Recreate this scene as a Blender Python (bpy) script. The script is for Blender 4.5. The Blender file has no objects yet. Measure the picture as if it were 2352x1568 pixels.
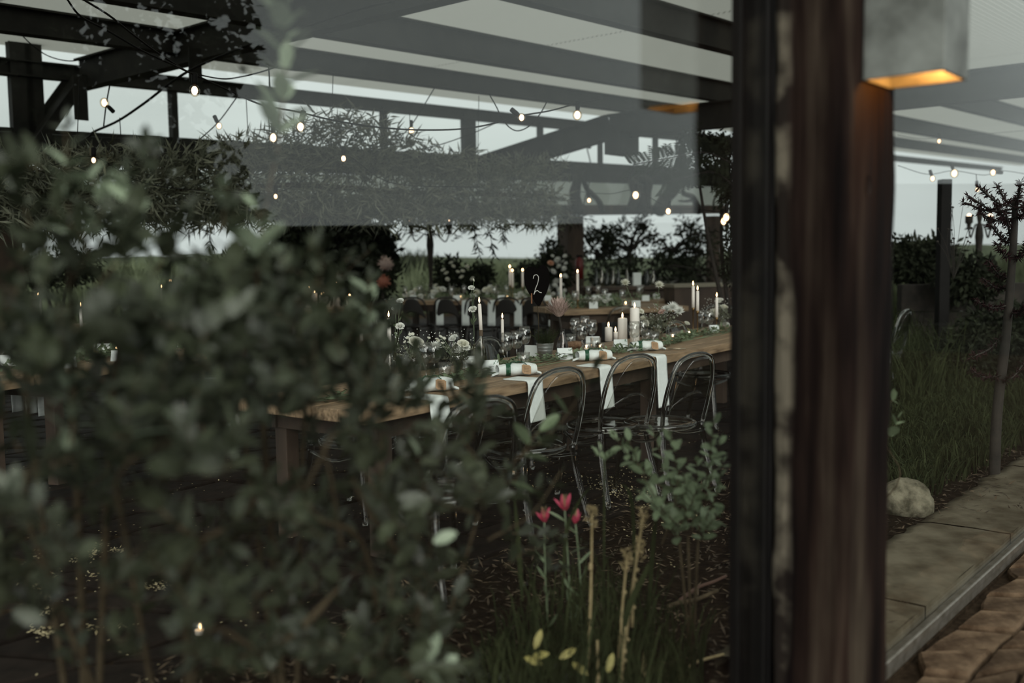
import bpy, math, random
from mathutils import Vector, Matrix, noise
random.seed(7)
rnd = random.random
def ru(a, b): return a + (b - a) * rnd()
C = bpy.context.scene.collection
S = bpy.context.scene
PI = math.pi
# ------------------------------------------------------------------ camera
f = 2287.0; H = 1.46
PITCH = math.radians(4.85); ROLL = math.radians(0.8)
F = Vector((0, math.cos(PITCH), -math.sin(PITCH)))
U0 = Vector((0, math.sin(PITCH), math.cos(PITCH))); R0 = Vector((1, 0, 0))
R = R0 * math.cos(ROLL) - U0 * math.sin(ROLL)
U = R0 * math.sin(ROLL) + U0 * math.cos(ROLL)
CAM = Vector((0, 0, H))
cd = bpy.data.cameras.new('camera'); cam = bpy.data.objects.new('camera', cd); C.objects.link(cam)
m3 = Matrix((R, U, -F)).transposed()
cam.matrix_world = Matrix.Translation(CAM) @ m3.to_4x4()
cd.sensor_width = 36; cd.lens = f / 2352 * 36; cd.clip_end = 800; cd.clip_start = 0.05
cd.dof.use_dof = True; cd.dof.focus_distance = 5.9; cd.dof.aperture_fstop = 1.5
S.camera = cam
def ray(px, py): return F + R * ((px - 1176) / f) + U * ((784 - py) / f)
def P(px, py, d):
    v = ray(px, py); return CAM + v * (d / v.y)
def G(px, py, z=0.0):
    v = ray(px, py); return CAM + v * ((z - H) / v.z)
def PIX(p):
    v = Vector(p) - CAM; w = v.dot(F); return (1176 + f * v.dot(R) / w, 784 - f * v.dot(U) / w)
# ------------------------------------------------------------------ world: overcast dusk sky, brighter overhead
w = bpy.data.worlds.new('sky'); S.world = w; w.use_nodes = True
nt = w.node_tree; nt.nodes.clear()
def N(nt, t, **k):
    n = nt.nodes.new(t)
    for a, b in k.items(): setattr(n, a, b)
    return n
out = N(nt, 'ShaderNodeOutputWorld'); bg = N(nt, 'ShaderNodeBackground')
tc = N(nt, 'ShaderNodeTexCoord'); sp = N(nt, 'ShaderNodeSeparateXYZ')
cr = N(nt, 'ShaderNodeValToRGB'); mp = N(nt, 'ShaderNodeMapping'); nz = N(nt, 'ShaderNodeTexNoise')
mx = N(nt, 'ShaderNodeMixRGB', blend_type='MULTIPLY'); cr2 = N(nt, 'ShaderNodeValToRGB')
L = nt.links.new
L(tc.outputs['Generated'], sp.inputs[0]); L(sp.outputs['Z'], cr.inputs[0])
e = cr.color_ramp.elements
e[0].position = 0.0; e[0].color = (.60, .665, .65, 1)
e[1].position = 1.0; e[1].color = (1.22, 1.28, 1.20, 1)
x = cr.color_ramp.elements.new(.12); x.color = (.62, .69, .67, 1)
x = cr.color_ramp.elements.new(.45); x.color = (.85, .93, .89, 1)
mp.inputs['Scale'].default_value = (1.2, 1.2, 6)
L(tc.outputs['Generated'], mp.inputs[0]); L(mp.outputs[0], nz.inputs['Vector']); nz.inputs['Scale'].default_value = 2.2; nz.inputs['Detail'].default_value = 4
L(nz.outputs['Fac'], cr2.inputs[0]); cr2.color_ramp.elements[0].position = .35; cr2.color_ramp.elements[0].color = (.88, .88, .88, 1)
cr2.color_ramp.elements[1].position = .7; cr2.color_ramp.elements[1].color = (1.06, 1.06, 1.06, 1)
mx.inputs[0].default_value = 1; L(cr.outputs[0], mx.inputs[1]); L(cr2.outputs[0], mx.inputs[2]); L(mx.outputs[0], bg.inputs[0])
bg.inputs[1].default_value = 1.0
L(bg.outputs[0], out.inputs[0])
sd = bpy.data.lights.new('soft_sky_sun', 'SUN'); sd.energy = 3.6; sd.angle = math.radians(60); sd.color = (1, 1, .96)
so = bpy.data.objects.new('soft_sky_sun', sd); C.objects.link(so)
so.rotation_euler = Vector((0.25, -1.0, 0.42)).to_track_quat('Z', 'Y').to_euler()
S.view_settings.view_transform = 'Standard'; S.view_settings.look = 'None'
S.view_settings.gamma = 1; S.view_settings.use_curve_mapping = False
S.view_settings.exposure = 0.12
# ------------------------------------------------------------------ materials
MATS = {}
def mat(name, col, rough=.7, metal=0, var=0, vscale=8, stretch=(1, 1, 1), bump=0, col2=None, emit=None, estr=0, trans=0, spec=.5, sheen=0, obj=False, lo=.35, hi=.65, translucent=0, coat=0):
    if name in MATS: return MATS[name]
    m = bpy.data.materials.new(name); m.use_nodes = True; nt = m.node_tree; b = nt.nodes['Principled BSDF']
    b.inputs['Base Color'].default_value = (*col, 1); b.inputs['Roughness'].default_value = rough
    b.inputs['Metallic'].default_value = metal; b.inputs['Specular IOR Level'].default_value = spec
    b.inputs['Coat Weight'].default_value = coat
    if trans: b.inputs['Transmission Weight'].default_value = trans; b.inputs['IOR'].default_value = 1.45
    if col2 is not None or bump:
        tc = N(nt, 'ShaderNodeTexCoord'); mp = N(nt, 'ShaderNodeMapping'); mp.inputs['Scale'].default_value = stretch
        nz = N(nt, 'ShaderNodeTexNoise'); nz.inputs['Scale'].default_value = vscale; nz.inputs['Detail'].default_value = 6; nz.inputs['Roughness'].default_value = .6
        nt.links.new(tc.outputs['Object'], mp.inputs[0]); nt.links.new(mp.outputs[0], nz.inputs['Vector'])
        if col2 is not None:
            cr = N(nt, 'ShaderNodeValToRGB'); e = cr.color_ramp.elements
            e[0].position = lo; e[0].color = (*col, 1); e[1].position = hi; e[1].color = (*col2, 1)
            nt.links.new(nz.outputs['Fac'], cr.inputs[0])
            if obj:
                oi = N(nt, 'ShaderNodeObjectInfo'); hs = N(nt, 'ShaderNodeHueSaturation'); mr = N(nt, 'ShaderNodeMapRange')
                mr.inputs['To Min'].default_value = .55; mr.inputs['To Max'].default_value = 1.5
                nt.links.new(oi.outputs['Random'], mr.inputs[0]); nt.links.new(mr.outputs[0], hs.inputs['Value'])
                nt.links.new(cr.outputs[0], hs.inputs['Color']); nt.links.new(hs.outputs[0], b.inputs['Base Color'])
            else: nt.links.new(cr.outputs[0], b.inputs['Base Color'])
        if bump:
            bp = N(nt, 'ShaderNodeBump'); bp.inputs['Strength'].default_value = bump; bp.inputs['Distance'].default_value = .02
            nt.links.new(nz.outputs['Fac'], bp.inputs['Height']); nt.links.new(bp.outputs[0], b.inputs['Normal'])
    if emit: b.inputs['Emission Color'].default_value = (*emit, 1); b.inputs['Emission Strength'].default_value = estr
    if translucent:
        tr = N(nt, 'ShaderNodeBsdfTranslucent'); ms = N(nt, 'ShaderNodeMixShader'); ms.inputs[0].default_value = translucent
        tr.inputs[0].default_value = (*(col2 or col), 1)
        nt.links.new(b.outputs[0], ms.inputs[1]); nt.links.new(tr.outputs[0], ms.inputs[2]); nt.links.new(ms.outputs[0], nt.nodes['Material Output'].inputs[0])
    MATS[name] = m; return m
def clear_mat(name, tint, f0=.04, rough=0.0, body=0, bodycol=(.5, .5, .5), power=5):
    """thin clear sheet: transparent + mirror mixed by Schlick on the viewing angle"""
    m = bpy.data.materials.new(name); m.use_nodes = True; nt = m.node_tree; nt.nodes.remove(nt.nodes['Principled BSDF'])
    ge = N(nt, 'ShaderNodeNewGeometry'); dt = N(nt, 'ShaderNodeVectorMath', operation='DOT_PRODUCT')
    nt.links.new(ge.outputs['Incoming'], dt.inputs[0]); nt.links.new(ge.outputs['Normal'], dt.inputs[1])
    ab = N(nt, 'ShaderNodeMath', operation='ABSOLUTE'); nt.links.new(dt.outputs['Value'], ab.inputs[0])
    s1 = N(nt, 'ShaderNodeMath', operation='SUBTRACT'); s1.inputs[0].default_value = 1; nt.links.new(ab.outputs[0], s1.inputs[1])
    pw = N(nt, 'ShaderNodeMath', operation='POWER'); nt.links.new(s1.outputs[0], pw.inputs[0]); pw.inputs[1].default_value = power
    ma = N(nt, 'ShaderNodeMath', operation='MULTIPLY_ADD'); nt.links.new(pw.outputs[0], ma.inputs[0]); ma.inputs[1].default_value = 1 - f0; ma.inputs[2].default_value = f0
    tr = N(nt, 'ShaderNodeBsdfTransparent'); tr.inputs[0].default_value = (*tint, 1)
    gl = N(nt, 'ShaderNodeBsdfGlossy'); gl.inputs['Roughness'].default_value = rough
    ms = N(nt, 'ShaderNodeMixShader'); nt.links.new(ma.outputs[0], ms.inputs[0]); nt.links.new(gl.outputs[0], ms.inputs[2])
    if body:
        df = N(nt, 'ShaderNodeBsdfDiffuse'); df.inputs[0].default_value = (*bodycol, 1); m2 = N(nt, 'ShaderNodeMixShader'); m2.inputs[0].default_value = body
        nt.links.new(tr.outputs[0], m2.inputs[1]); nt.links.new(df.outputs[0], m2.inputs[2]); nt.links.new(m2.outputs[0], ms.inputs[1])
    else: nt.links.new(tr.outputs[0], ms.inputs[1])
    nt.links.new(ms.outputs[0], nt.nodes['Material Output'].inputs[0]); MATS[name] = m; return m
M_pane = clear_mat('window_glass', (.985, .99, .98), .058)
M_pane2 = clear_mat('coated_glass', (.985, .99, .98), .03, power=7)
M_wine = clear_mat('drinking_glass', (.97, .97, .96), .15)
M_clear = clear_mat('clear_plastic_sheet', (.86, .86, .84), .05, .04)
M_tube = mat('clear_plastic_tube', (.50, .50, .48), .06, trans=1.0)
M_bottle = clear_mat('bottle_glass', (.80, .77, .68), .10)
M_steel = mat('painted_steel', (.014, .0135, .0115), .7, col2=(.028, .027, .022), vscale=3, bump=.05, spec=.3)
M_black = mat('black_frame_metal', (.0035, .003, .0028), .6, col2=(.006, .005, .0045), vscale=4, spec=.15)
M_poly = mat('roof_polycarbonate', (.20, .20, .185), .5, col2=(.29, .29, .265), vscale=.6, translucent=.85)
M_board = clear_mat('frosted_panel', (.66, .68, .63), .04, body=.40, bodycol=(.30, .30, .27))
M_wood = mat('table_timber', (.12, .075, .042), .55, col2=(.42, .29, .175), vscale=5, stretch=(.8, 9, 6), bump=.25, lo=.3, hi=.72)
M_wooddark = mat('dark_timber', (.030, .019, .013), .7, col2=(.075, .048, .032), vscale=4, stretch=(1, 1, .3), bump=.2)
M_cloth = mat('white_linen', (.80, .84, .82), .95, col2=(.72, .76, .74), vscale=60, bump=.05, spec=.1)
M_ribbon = mat('green_ribbon', (.010, .075, .035), .45)
M_ribtext = mat('ribbon_print', (.16, .28, .19), .6)
M_kraft = mat('kraft_tag', (.33, .20, .11), .9, col2=(.42, .27, .16), vscale=40)
M_ink = mat('ink', (.02, .025, .02), .9)
M_sprig = mat('printed_green', (.09, .20, .12), .9)
M_card = mat('white_card', (.78, .82, .81), .9)
M_wax = mat('candle_wax', (.92, .88, .83), .5, emit=(1, .55, .3), estr=.03)  # faint warm emission stands in for candlelight inside the wax
M_flame = mat('flame', (1, .7, .4), .5, emit=(1, .62, .30), estr=14)
M_wick = mat('wick', (.02, .02, .02), .9)
M_bulb = mat('bulb_glow', (1, .8, .6), .3, emit=(1, .66, .42), estr=4.5)
M_bulbglass = clear_mat('bulb_glass', (.98, .90, .80), .08)
M_brass = mat('aged_brass', (.30, .19, .09), .3, metal=1)
M_silver = mat('cutlery_metal', (.55, .45, .34), .22, metal=1)
M_zinc = mat('zinc_bucket', (.26, .27, .26), .42, metal=.7, col2=(.38, .39, .38), vscale=15)
M_black_sign = mat('blackboard', (.004, .003, .003), .9, spec=.05)
M_chalk = mat('chalk', (.75, .72, .68), .9)
M_petal = mat('cream_petal', (.78, .77, .66), .7, col2=(.86, .85, .76), vscale=20, translucent=.25)
M_petalw = mat('white_petal', (.78, .80, .76), .7, col2=(.88, .88, .84), vscale=20, translucent=.2)
M_protea = mat('protea_petal', (.36, .25, .22), .7, col2=(.60, .46, .41), vscale=12)
M_pink = mat('pink_petal', (.52, .03, .10), .5, col2=(.75, .14, .22), vscale=25, translucent=.3)
M_rust = mat('rust_bloom', (.25, .06, .04), .7, col2=(.4, .16, .1), vscale=20)
M_leaf = mat('shrub_leaf', (.032, .038, .020), .45, col2=(.064, .074, .048), vscale=3, obj=True, translucent=.12, lo=.4, hi=.62)
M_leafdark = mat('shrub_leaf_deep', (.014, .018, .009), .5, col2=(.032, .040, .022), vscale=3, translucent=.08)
M_leafpale = mat('sage_leaf', (.20, .25, .17), .5, col2=(.34, .40, .29), vscale=10, obj=True, translucent=.1)
M_sage = mat('saltbush_leaf', (.10, .14, .072), .55, col2=(.22, .28, .17), vscale=10, translucent=.12)
M_garland = mat('willow_leaf', (.075, .082, .052), .6, col2=(.24, .25, .18), vscale=5, lo=.4, hi=.7)
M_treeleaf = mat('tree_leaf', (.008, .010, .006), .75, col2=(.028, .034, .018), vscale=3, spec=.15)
M_branch = mat('twig_bark', (.035, .026, .016), .9, spec=.1, col2=(.085, .065, .04), vscale=12, bump=.2)
M_bark = mat('dark_bark', (.014, .011, .009), .9, col2=(.035, .028, .022), vscale=8, bump=.4)
M_drift = mat('driftwood', (.012, .011, .009), .9, col2=(.045, .042, .034), vscale=9, stretch=(1, 1, .3), bump=.5)
M_grass = mat('grass_blade', (.014, .020, .008), .8, spec=.1, col2=(.045, .054, .023), vscale=4, translucent=.15)
M_grassfar = mat('meadow', (.020, .026, .013), .9, col2=(.060, .074, .040), vscale=.9, stretch=(1, 1, 1), spec=.1)
M_reed = mat('field_reed', (.05, .062, .032), .8, col2=(.13, .15, .09), vscale=.5, spec=.1)
M_straw = mat('dry_stalk', (.20, .15, .07), .8, col2=(.36, .28, .15), vscale=14)
M_soil = mat('bed_soil', (.005, .0032, .0022), .95, spec=.05, col2=(.017, .011, .007), vscale=30, bump=.8)
M_mulch = mat('mulch', (.035, .023, .013), .95, col2=(.16, .11, .065), vscale=6, lo=.45, hi=.72)
M_litter = mat('pale_litter', (.20, .155, .075), .9, col2=(.42, .36, .22), vscale=18)
M_slate = mat('flagstone', (.0045, .0032, .0026), .8, spec=.10, col2=(.012, .0085, .0068), vscale=7, bump=.35, obj=True)
M_tan = mat('paving_stone', (.030, .018, .010), .95, spec=.08, col2=(.10, .068, .042), vscale=9, bump=.9, obj=True)
M_joint = mat('joint_earth', (.014, .009, .005), .95, spec=.05, col2=(.034, .023, .014), vscale=25, bump=.6)
M_lime = mat('limestone', (.055, .043, .026), .85, spec=.15, col2=(.14, .12, .085), vscale=5, stretch=(1, 1, 1), bump=.5)
M_rail = mat('rail_steel', (.13, .115, .09), .35, metal=.6, col2=(.22, .2, .17), vscale=20)
M_patina = mat('patina_metal', (.075, .078, .068), .55, metal=.25, col2=(.19, .20, .18), vscale=5.5, bump=.12, lo=.38, hi=.66)
M_red = mat('red_enamel', (.11, .006, .005), .5)
M_addwall = mat('added_wall_dark', (.006, .006, .005), .95, spec=.05, col2=(.012, .012, .010), vscale=4)  # dark surface of the unseen walls added for the reflections
def post_mat():
    m = bpy.data.materials.new('weathered_post_wood'); m.use_nodes = True; nt = m.node_tree; b = nt.nodes['Principled BSDF']
    tc = N(nt, 'ShaderNodeTexCoord'); lk = nt.links.new
    def nzz(sc, st, det=6):
        mp = N(nt, 'ShaderNodeMapping'); mp.inputs['Scale'].default_value = st; n = N(nt, 'ShaderNodeTexNoise'); n.inputs['Scale'].default_value = sc; n.inputs['Detail'].default_value = det
        lk(tc.outputs['Object'], mp.inputs[0]); lk(mp.outputs[0], n.inputs['Vector']); return n
    a = nzz(14, (1, 1, .06)); c = nzz(5, (1, 1, .22), 5); d = nzz(60, (1, 1, .05)); g = nzz(9, (1, 1, .9), 8)
    r1 = N(nt, 'ShaderNodeValToRGB'); e = r1.color_ramp.elements
    e[0].position = .34; e[0].color = (.004, .002, .0018, 1); e[1].position = .70; e[1].color = (.045, .035, .026, 1)
    k = e.new(.5); k.color = (.014, .008, .006, 1)
    lk(a.outputs['Fac'], r1.inputs[0])
    r2 = N(nt, 'ShaderNodeValToRGB'); r2.color_ramp.elements[0].position = .40; r2.color_ramp.elements[0].color = (.35, .28, .26, 1); r2.color_ramp.elements[1].position = .60; r2.color_ramp.elements[1].color = (1.3, 1.28, 1.2, 1)
    lk(c.outputs['Fac'], r2.inputs[0])
    m1 = N(nt, 'ShaderNodeMixRGB', blend_type='MULTIPLY'); m1.inputs[0].default_value = 1; lk(r1.outputs[0], m1.inputs[1]); lk(r2.outputs[0], m1.inputs[2])
    # paler worn edge strip on the glass side of the post
    sx = N(nt, 'ShaderNodeSeparateXYZ'); lk(tc.outputs['Object'], sx.inputs[0])
    wv = N(nt, 'ShaderNodeMath', operation='MULTIPLY_ADD'); lk(c.outputs['Fac'], wv.inputs[0]); wv.inputs[1].default_value = .12; lk(sx.outputs['X'], wv.inputs[2])
    r3 = N(nt, 'ShaderNodeMapRange'); r3.inputs['From Min'].default_value = .012; r3.inputs['From Max'].default_value = -.012; lk(wv.outputs[0], r3.inputs[0])
    r4 = N(nt, 'ShaderNodeValToRGB'); r4.color_ramp.elements[0].position = .42; r4.color_ramp.elements[0].color = (.012, .009, .007, 1); r4.color_ramp.elements[1].position = .6; r4.color_ramp.elements[1].color = (.11, .095, .07, 1); lk(g.outputs['Fac'], r4.inputs[0])
    m2 = N(nt, 'ShaderNodeMixRGB'); lk(r3.outputs[0], m2.inputs[0]); lk(m1.outputs[0], m2.inputs[1]); lk(r4.outputs[0], m2.inputs[2])
    lk(m2.outputs[0], b.inputs['Base Color']); b.inputs['Roughness'].default_value = .85; b.inputs['Specular IOR Level'].default_value = .08
    bp = N(nt, 'ShaderNodeBump'); bp.inputs['Strength'].default_value = .7; bp.inputs['Distance'].default_value = .01; lk(d.outputs['Fac'], bp.inputs['Height']); lk(bp.outputs[0], b.inputs['Normal'])
    return m
M_post = post_mat()
# ------------------------------------------------------------------ mesh builder
class MB:
    def __init__(s): s.v = []; s.f = []; s.mi = []; s.cur = 0
    def add(s, vs, fs):
        o = len(s.v); s.v.extend([tuple(q) for q in vs]); s.f.extend([tuple(i + o for i in q) for q in fs]); s.mi.extend([s.cur] * len(fs)); return s
    def box(s, c, d, ax=None):
        c = Vector(c); X, Y, Z = ax or (Vector((1, 0, 0)), Vector((0, 1, 0)), Vector((0, 0, 1)))
        vs = [c + X * (i * d[0] / 2) + Y * (j * d[1] / 2) + Z * (k * d[2] / 2) for i in (-1, 1) for j in (-1, 1) for k in (-1, 1)]
        return s.add(vs, [(0, 1, 3, 2), (4, 6, 7, 5), (0, 4, 5, 1), (2, 3, 7, 6), (0, 2, 6, 4), (1, 5, 7, 3)])
    def bar(s, a, b, w_, h, up=(0, 0, 1)):
        a = Vector(a); b = Vector(b); X = (b - a); l = X.length; X.normalize(); Y = Vector(up).cross(X); Y = Y.normalized() if Y.length > 1e-4 else Vector((1, 0, 0)); Z = X.cross(Y)
        return s.box((a + b) / 2, (l, w_, h), (X, Y, Z))
    def tube(s, pts, r, n=8, cap=True):
        pts = [Vector(p) for p in pts]; rs = r if isinstance(r, (list, tuple)) else [r] * len(pts)
        vs = []; fs = []; prev = None
        for i, p in enumerate(pts):
            t = (pts[min(i + 1, len(pts) - 1)] - pts[max(i - 1, 0)])
            t = t.normalized() if t.length > 1e-7 else Vector((0, 0, 1))
            if prev is None:
                a = Vector((0, 0, 1)) if abs(t.z) < .9 else Vector((1, 0, 0)); x_ = t.cross(a).normalized()
            else:
                x_ = prev - t * prev.dot(t); x_ = x_.normalized() if x_.length > 1e-5 else t.orthogonal().normalized()
            prev = x_; y_ = t.cross(x_)
            for k in range(n):
                an = 2 * PI * k / n; vs.append(p + x_ * (rs[i] * math.cos(an)) + y_ * (rs[i] * math.sin(an)))
        for i in range(len(pts) - 1):
            for k in range(n):
                k2 = (k + 1) % n; fs.append((i * n + k, i * n + k2, (i + 1) * n + k2, (i + 1) * n + k))
        if cap: fs.append(tuple(range(n - 1, -1, -1))); fs.append(tuple((len(pts) - 1) * n + k for k in range(n)))
        return s.add(vs, fs)
    def lathe(s, prof, n=16, c=(0, 0, 0), cap=False):
        c = Vector(c); vs = []; fs = []
        for r, z in prof:
            for k in range(n):
                a = 2 * PI * k / n; vs.append(c + Vector((r * math.cos(a), r * math.sin(a), z)))
        for i in range(len(prof) - 1):
            for k in range(n):
                k2 = (k + 1) % n; fs.append((i * n + k, i * n + k2, (i + 1) * n + k2, (i + 1) * n + k))
        if cap: fs.append(tuple(range(n - 1, -1, -1))); fs.append(tuple((len(prof) - 1) * n + k for k in range(n)))
        return s.add(vs, fs)
    def ball(s, c, r, n=8, m=6, sc=(1, 1, 1)):
        c = Vector(c); vs = [c + Vector((0, 0, -r * sc[2]))]; fs = []
        for i in range(1, m):
            th = -PI / 2 + PI * i / m
            for k in range(n):
                a = 2 * PI * k / n; vs.append(c + Vector((r * sc[0] * math.cos(th) * math.cos(a), r * sc[1] * math.cos(th) * math.sin(a), r * sc[2] * math.sin(th))))
        vs.append(c + Vector((0, 0, r * sc[2]))); top = len(vs) - 1
        for k in range(n):
            k2 = (k + 1) % n; fs.append((0, 1 + k2, 1 + k)); fs.append((top, 1 + (m - 2) * n + k, 1 + (m - 2) * n + k2))
            for i in range(m - 2): fs.append((1 + i * n + k, 1 + i * n + k2, 1 + (i + 1) * n + k2, 1 + (i + 1) * n + k))
        return s.add(vs, fs)
    def sheet(s, fn, nu, nv):
        vs = [fn(i / nu, j / nv) for i in range(nu + 1) for j in range(nv + 1)]
        return s.add(vs, [(i * (nv + 1) + j, (i + 1) * (nv + 1) + j, (i + 1) * (nv + 1) + j + 1, i * (nv + 1) + j + 1) for i in range(nu) for j in range(nv)])
    def leaf(s, base, d, nrm, L_, W_, fold=.15, curl=.1, thin=False):
        d = Vector(d).normalized(); nrm = Vector(nrm); sd_ = d.cross(nrm); sd_ = sd_.normalized() if sd_.length > 1e-4 else d.orthogonal().normalized(); up = sd_.cross(d)
        base = Vector(base)
        if thin:
            return s.add([base, base + d * L_ * .4 + sd_ * W_ / 2, base + d * L_ + up * (-curl * L_), base + d * L_ * .4 - sd_ * W_ / 2], [(0, 1, 2, 3)])
        st = [(0, .08), (.2, .72), (.5, 1), (.8, .74), (1, .1)]
        vs = []
        for t_, ww in st:
            c = base + d * (L_ * t_) - up * (curl * L_ * t_ * t_)
            vs += [c - sd_ * (W_ / 2 * ww) + up * fold * W_ * ww * .5, c, c + sd_ * (W_ / 2 * ww) + up * fold * W_ * ww * .5]
        fs = []
        for i in range(4):
            fs += [(i * 3, i * 3 + 1, i * 3 + 4, i * 3 + 3), (i * 3 + 1, i * 3 + 2, i * 3 + 5, i * 3 + 4)]
        return s.add(vs, fs)
    def mesh(s, name, mats, smooth=True):
        me = bpy.data.meshes.new(name); me.from_pydata(s.v, [], s.f)
        if not isinstance(mats, (list, tuple)): mats = [mats]
        for m in mats: me.materials.append(m)
        if len(mats) > 1: me.polygons.foreach_set('material_index', s.mi)
        if smooth: me.polygons.foreach_set('use_smooth', [True] * len(me.polygons))
        me.update(); return me
    def build(s, name, mats, parent=None, loc=None, smooth=False, bevel=0, solid=0, sub=0):
        o = bpy.data.objects.new(name, s.mesh(name, mats, smooth)); C.objects.link(o)
        if parent is not None: o.parent = parent
        if loc is not None: o.location = loc
        if solid: q = o.modifiers.new('s', 'SOLIDIFY'); q.thickness = solid; q.offset = 0
        if bevel: q = o.modifiers.new('b', 'BEVEL'); q.width = bevel; q.segments = 2; q.limit_method = 'ANGLE'
        if sub: q = o.modifiers.new('u', 'SUBSURF'); q.levels = sub; q.render_levels = sub
        return o
def tag(o, label=None, cat=None, group=None, kind=None):
    if label: o['label'] = label
    if cat: o['category'] = cat
    if group: o['group'] = group
    if kind: o['kind'] = kind
    return o
def thing(name, label, cat, loc=(0, 0, 0), rz=0, group=None):
    o = bpy.data.objects.new(name, None); C.objects.link(o); o.location = loc; o.rotation_euler = (0, 0, rz); o.empty_display_size = .1
    return tag(o, label, cat, group)
def struct(name, loc=(0, 0, 0)):
    o = bpy.data.objects.new(name, None); C.objects.link(o); o.location = loc; o['kind'] = 'structure'; return o
def copy_tree(o, parent=None):
    c = o.copy(); C.objects.link(c); c.parent = parent
    for ch in list(o.children): copy_tree(ch, c)
    return c
PROTO = {}
def proto(key, maker, label, cat, loc, rz=0, group=None, sc=1):
    if key not in PROTO:
        o = maker(); PROTO[key] = o
    else: o = copy_tree(PROTO[key])
    o.location = loc; o.rotation_euler = (0, 0, rz); o.scale = (sc,) * 3 if not isinstance(sc, tuple) else sc
    for k in ('group',):
        if k in o: del o[k]
    return tag(o, label, cat, group)
def spline(pts, n=8):
    pts = [Vector(p) for p in pts]; out = []
    if len(pts) < 3: return pts
    q = [pts[0] * 2 - pts[1]] + pts + [pts[-1] * 2 - pts[-2]]
    for i in range(1, len(q) - 2):
        for k in range(n):
            t_ = k / n; a, b, c, d = q[i - 1], q[i], q[i + 1], q[i + 2]
            out.append(.5 * ((2 * b) + (c - a) * t_ + (2 * a - 5 * b + 4 * c - d) * t_ ** 2 + (3 * b - a - 3 * c + d) * t_ ** 3))
    out.append(pts[-1]); return out
def rvec(): 
    while True:
        v = Vector((ru(-1, 1), ru(-1, 1), ru(-1, 1)))
        if .05 < v.length < 1: return v.normalized()
# ------------------------------------------------------------------ axes of the building
T = Vector((math.cos(math.radians(50)), math.sin(math.radians(50)), 0))      # along the glass wall
W = Vector((T.y, -T.x, 0))                                                  # outwards, towards the camera side
Z = Vector((0, 0, 1))
O = G(2030, 1568)                                                            # a point on the rail
def WL(u, w_, z=0): return O + T * u + W * w_ + Z * z
AX = (T, W, Z)
uP = -0.98                                                                   # near face of the post along the wall
# ================================================================== SETTING
gr = MB(); gr.box((0, 40, -.12), (400, 400, .1)); g0 = gr.build('ground', mat('dark_earth', (.008, .007, .005), .95, spec=.05, col2=(.018, .017, .011), vscale=2)); g0['kind'] = 'structure'
# flagstone floor indoors -------------------------------------------------
floor = struct('floor'); 
fb = MB(); fb.box(WL(12, -10.0, -.04), (40, 20, .06), AX); fb.build('bedding_layer', M_joint, floor)
def stone_poly(cx, cy, rx, ry, n=7, ph=0, jag=.12):
    return [(cx + rx * (1 + ru(-jag, jag)) * math.cos(ph + 2 * PI * k / n), cy + ry * (1 + ru(-jag, jag)) * math.sin(ph + 2 * PI * k / n)) for k in range(n)]
def flag(poly, h, ins=.012):
    m = MB(); n = len(poly); cx = sum(p[0] for p in poly) / n; cy = sum(p[1] for p in poly) / n
    def sc(k, z): return [(cx + (p[0] - cx) * k, cy + (p[1] - cy) * k, z + ru(-.002, .002)) for p in poly]
    k2 = 1 - ins / .2
    vs = sc(1, 0) + sc(.99, h * .7) + sc(k2, h); fs = []
    for r_ in range(2):
        for k in range(n): fs.append((r_ * n + k, r_ * n + (k + 1) % n, (r_ + 1) * n + (k + 1) % n, (r_ + 1) * n + k))
    vs.append((cx, cy, h + .002)); fs += [(2 * n + k, 2 * n + (k + 1) % n, 3 * n) for k in range(n)]
    m.add(vs, fs); return m, (cx, cy)
def grid_polys(u0, u1, w0, w1, s, gap, jit=.28, aspect=1.35):
    su = s * aspect; nu = int((u1 - u0) / su) + 1; nw = int((w1 - w0) / s) + 1
    pt = {}
    def q(i, j):
        if (i, j) not in pt: pt[(i, j)] = (u0 + i * su + ru(-jit, jit) * su + (j % 2) * su * .5, w0 + j * s + ru(-jit, jit) * s * .8)
        return pt[(i, j)]
    res = []
    for j in range(nw):
        for i in range(nu):
            a, b, c, d = q(i, j), q(i + 1, j), q(i + 1, j + 1), q(i, j + 1)
            if j % 2: c, d = q(i + 2, j + 1), q(i + 1, j + 1)
            mid = lambda p, r: ((p[0] + r[0]) / 2 + ru(-.04, .04) * s, (p[1] + r[1]) / 2 + ru(-.04, .04) * s)
            poly = [a, mid(a, b), b, mid(b, c), c, mid(c, d), d, mid(d, a)]
            cx = sum(p[0] for p in poly) / 8; cy = sum(p[1] for p in poly) / 8
            k = 1 - gap / (s * .5)
            res.append([(cx + (p[0] - cx) * k, cy + (p[1] - cy) * k) for p in poly])
    return res
def in_view(p, mx=60):
    v = Vector(p) - CAM
    if v.dot(F) < .3: return False
    a, b = PIX(p); return -mx < a < 2352 + mx and -mx < b < 1568 + mx
flags = []
for poly in grid_polys(-5, 22, -16, -1.85, .36, .018):
    cx = sum(p[0] for p in poly) / len(poly); cy = sum(p[1] for p in poly) / len(poly); c = WL(cx, cy)
    if in_view(c): flags.append((c.length, poly, c))
flags.sort(key=lambda q: q[0])
rest = MB()
for i, (d_, poly, c) in enumerate(flags):
    wp = [WL(p[0], p[1]) for p in poly]
    if i < 290:
        m, _ = flag([(p.x - c.x, p.y - c.y) for p in wp], .022 + ru(0, .008)); m.build('flagstone', M_slate, floor, (c.x, c.y, -.012), smooth=False)
    else:
        m, _ = flag([(p.x, p.y) for p in wp], .022); rest.add([(a, b, z - .012) for a, b, z in m.v], m.f)
r_ = rest.build('flagstone_far', M_slate, floor); r_['kind'] = 'stuff'
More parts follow.
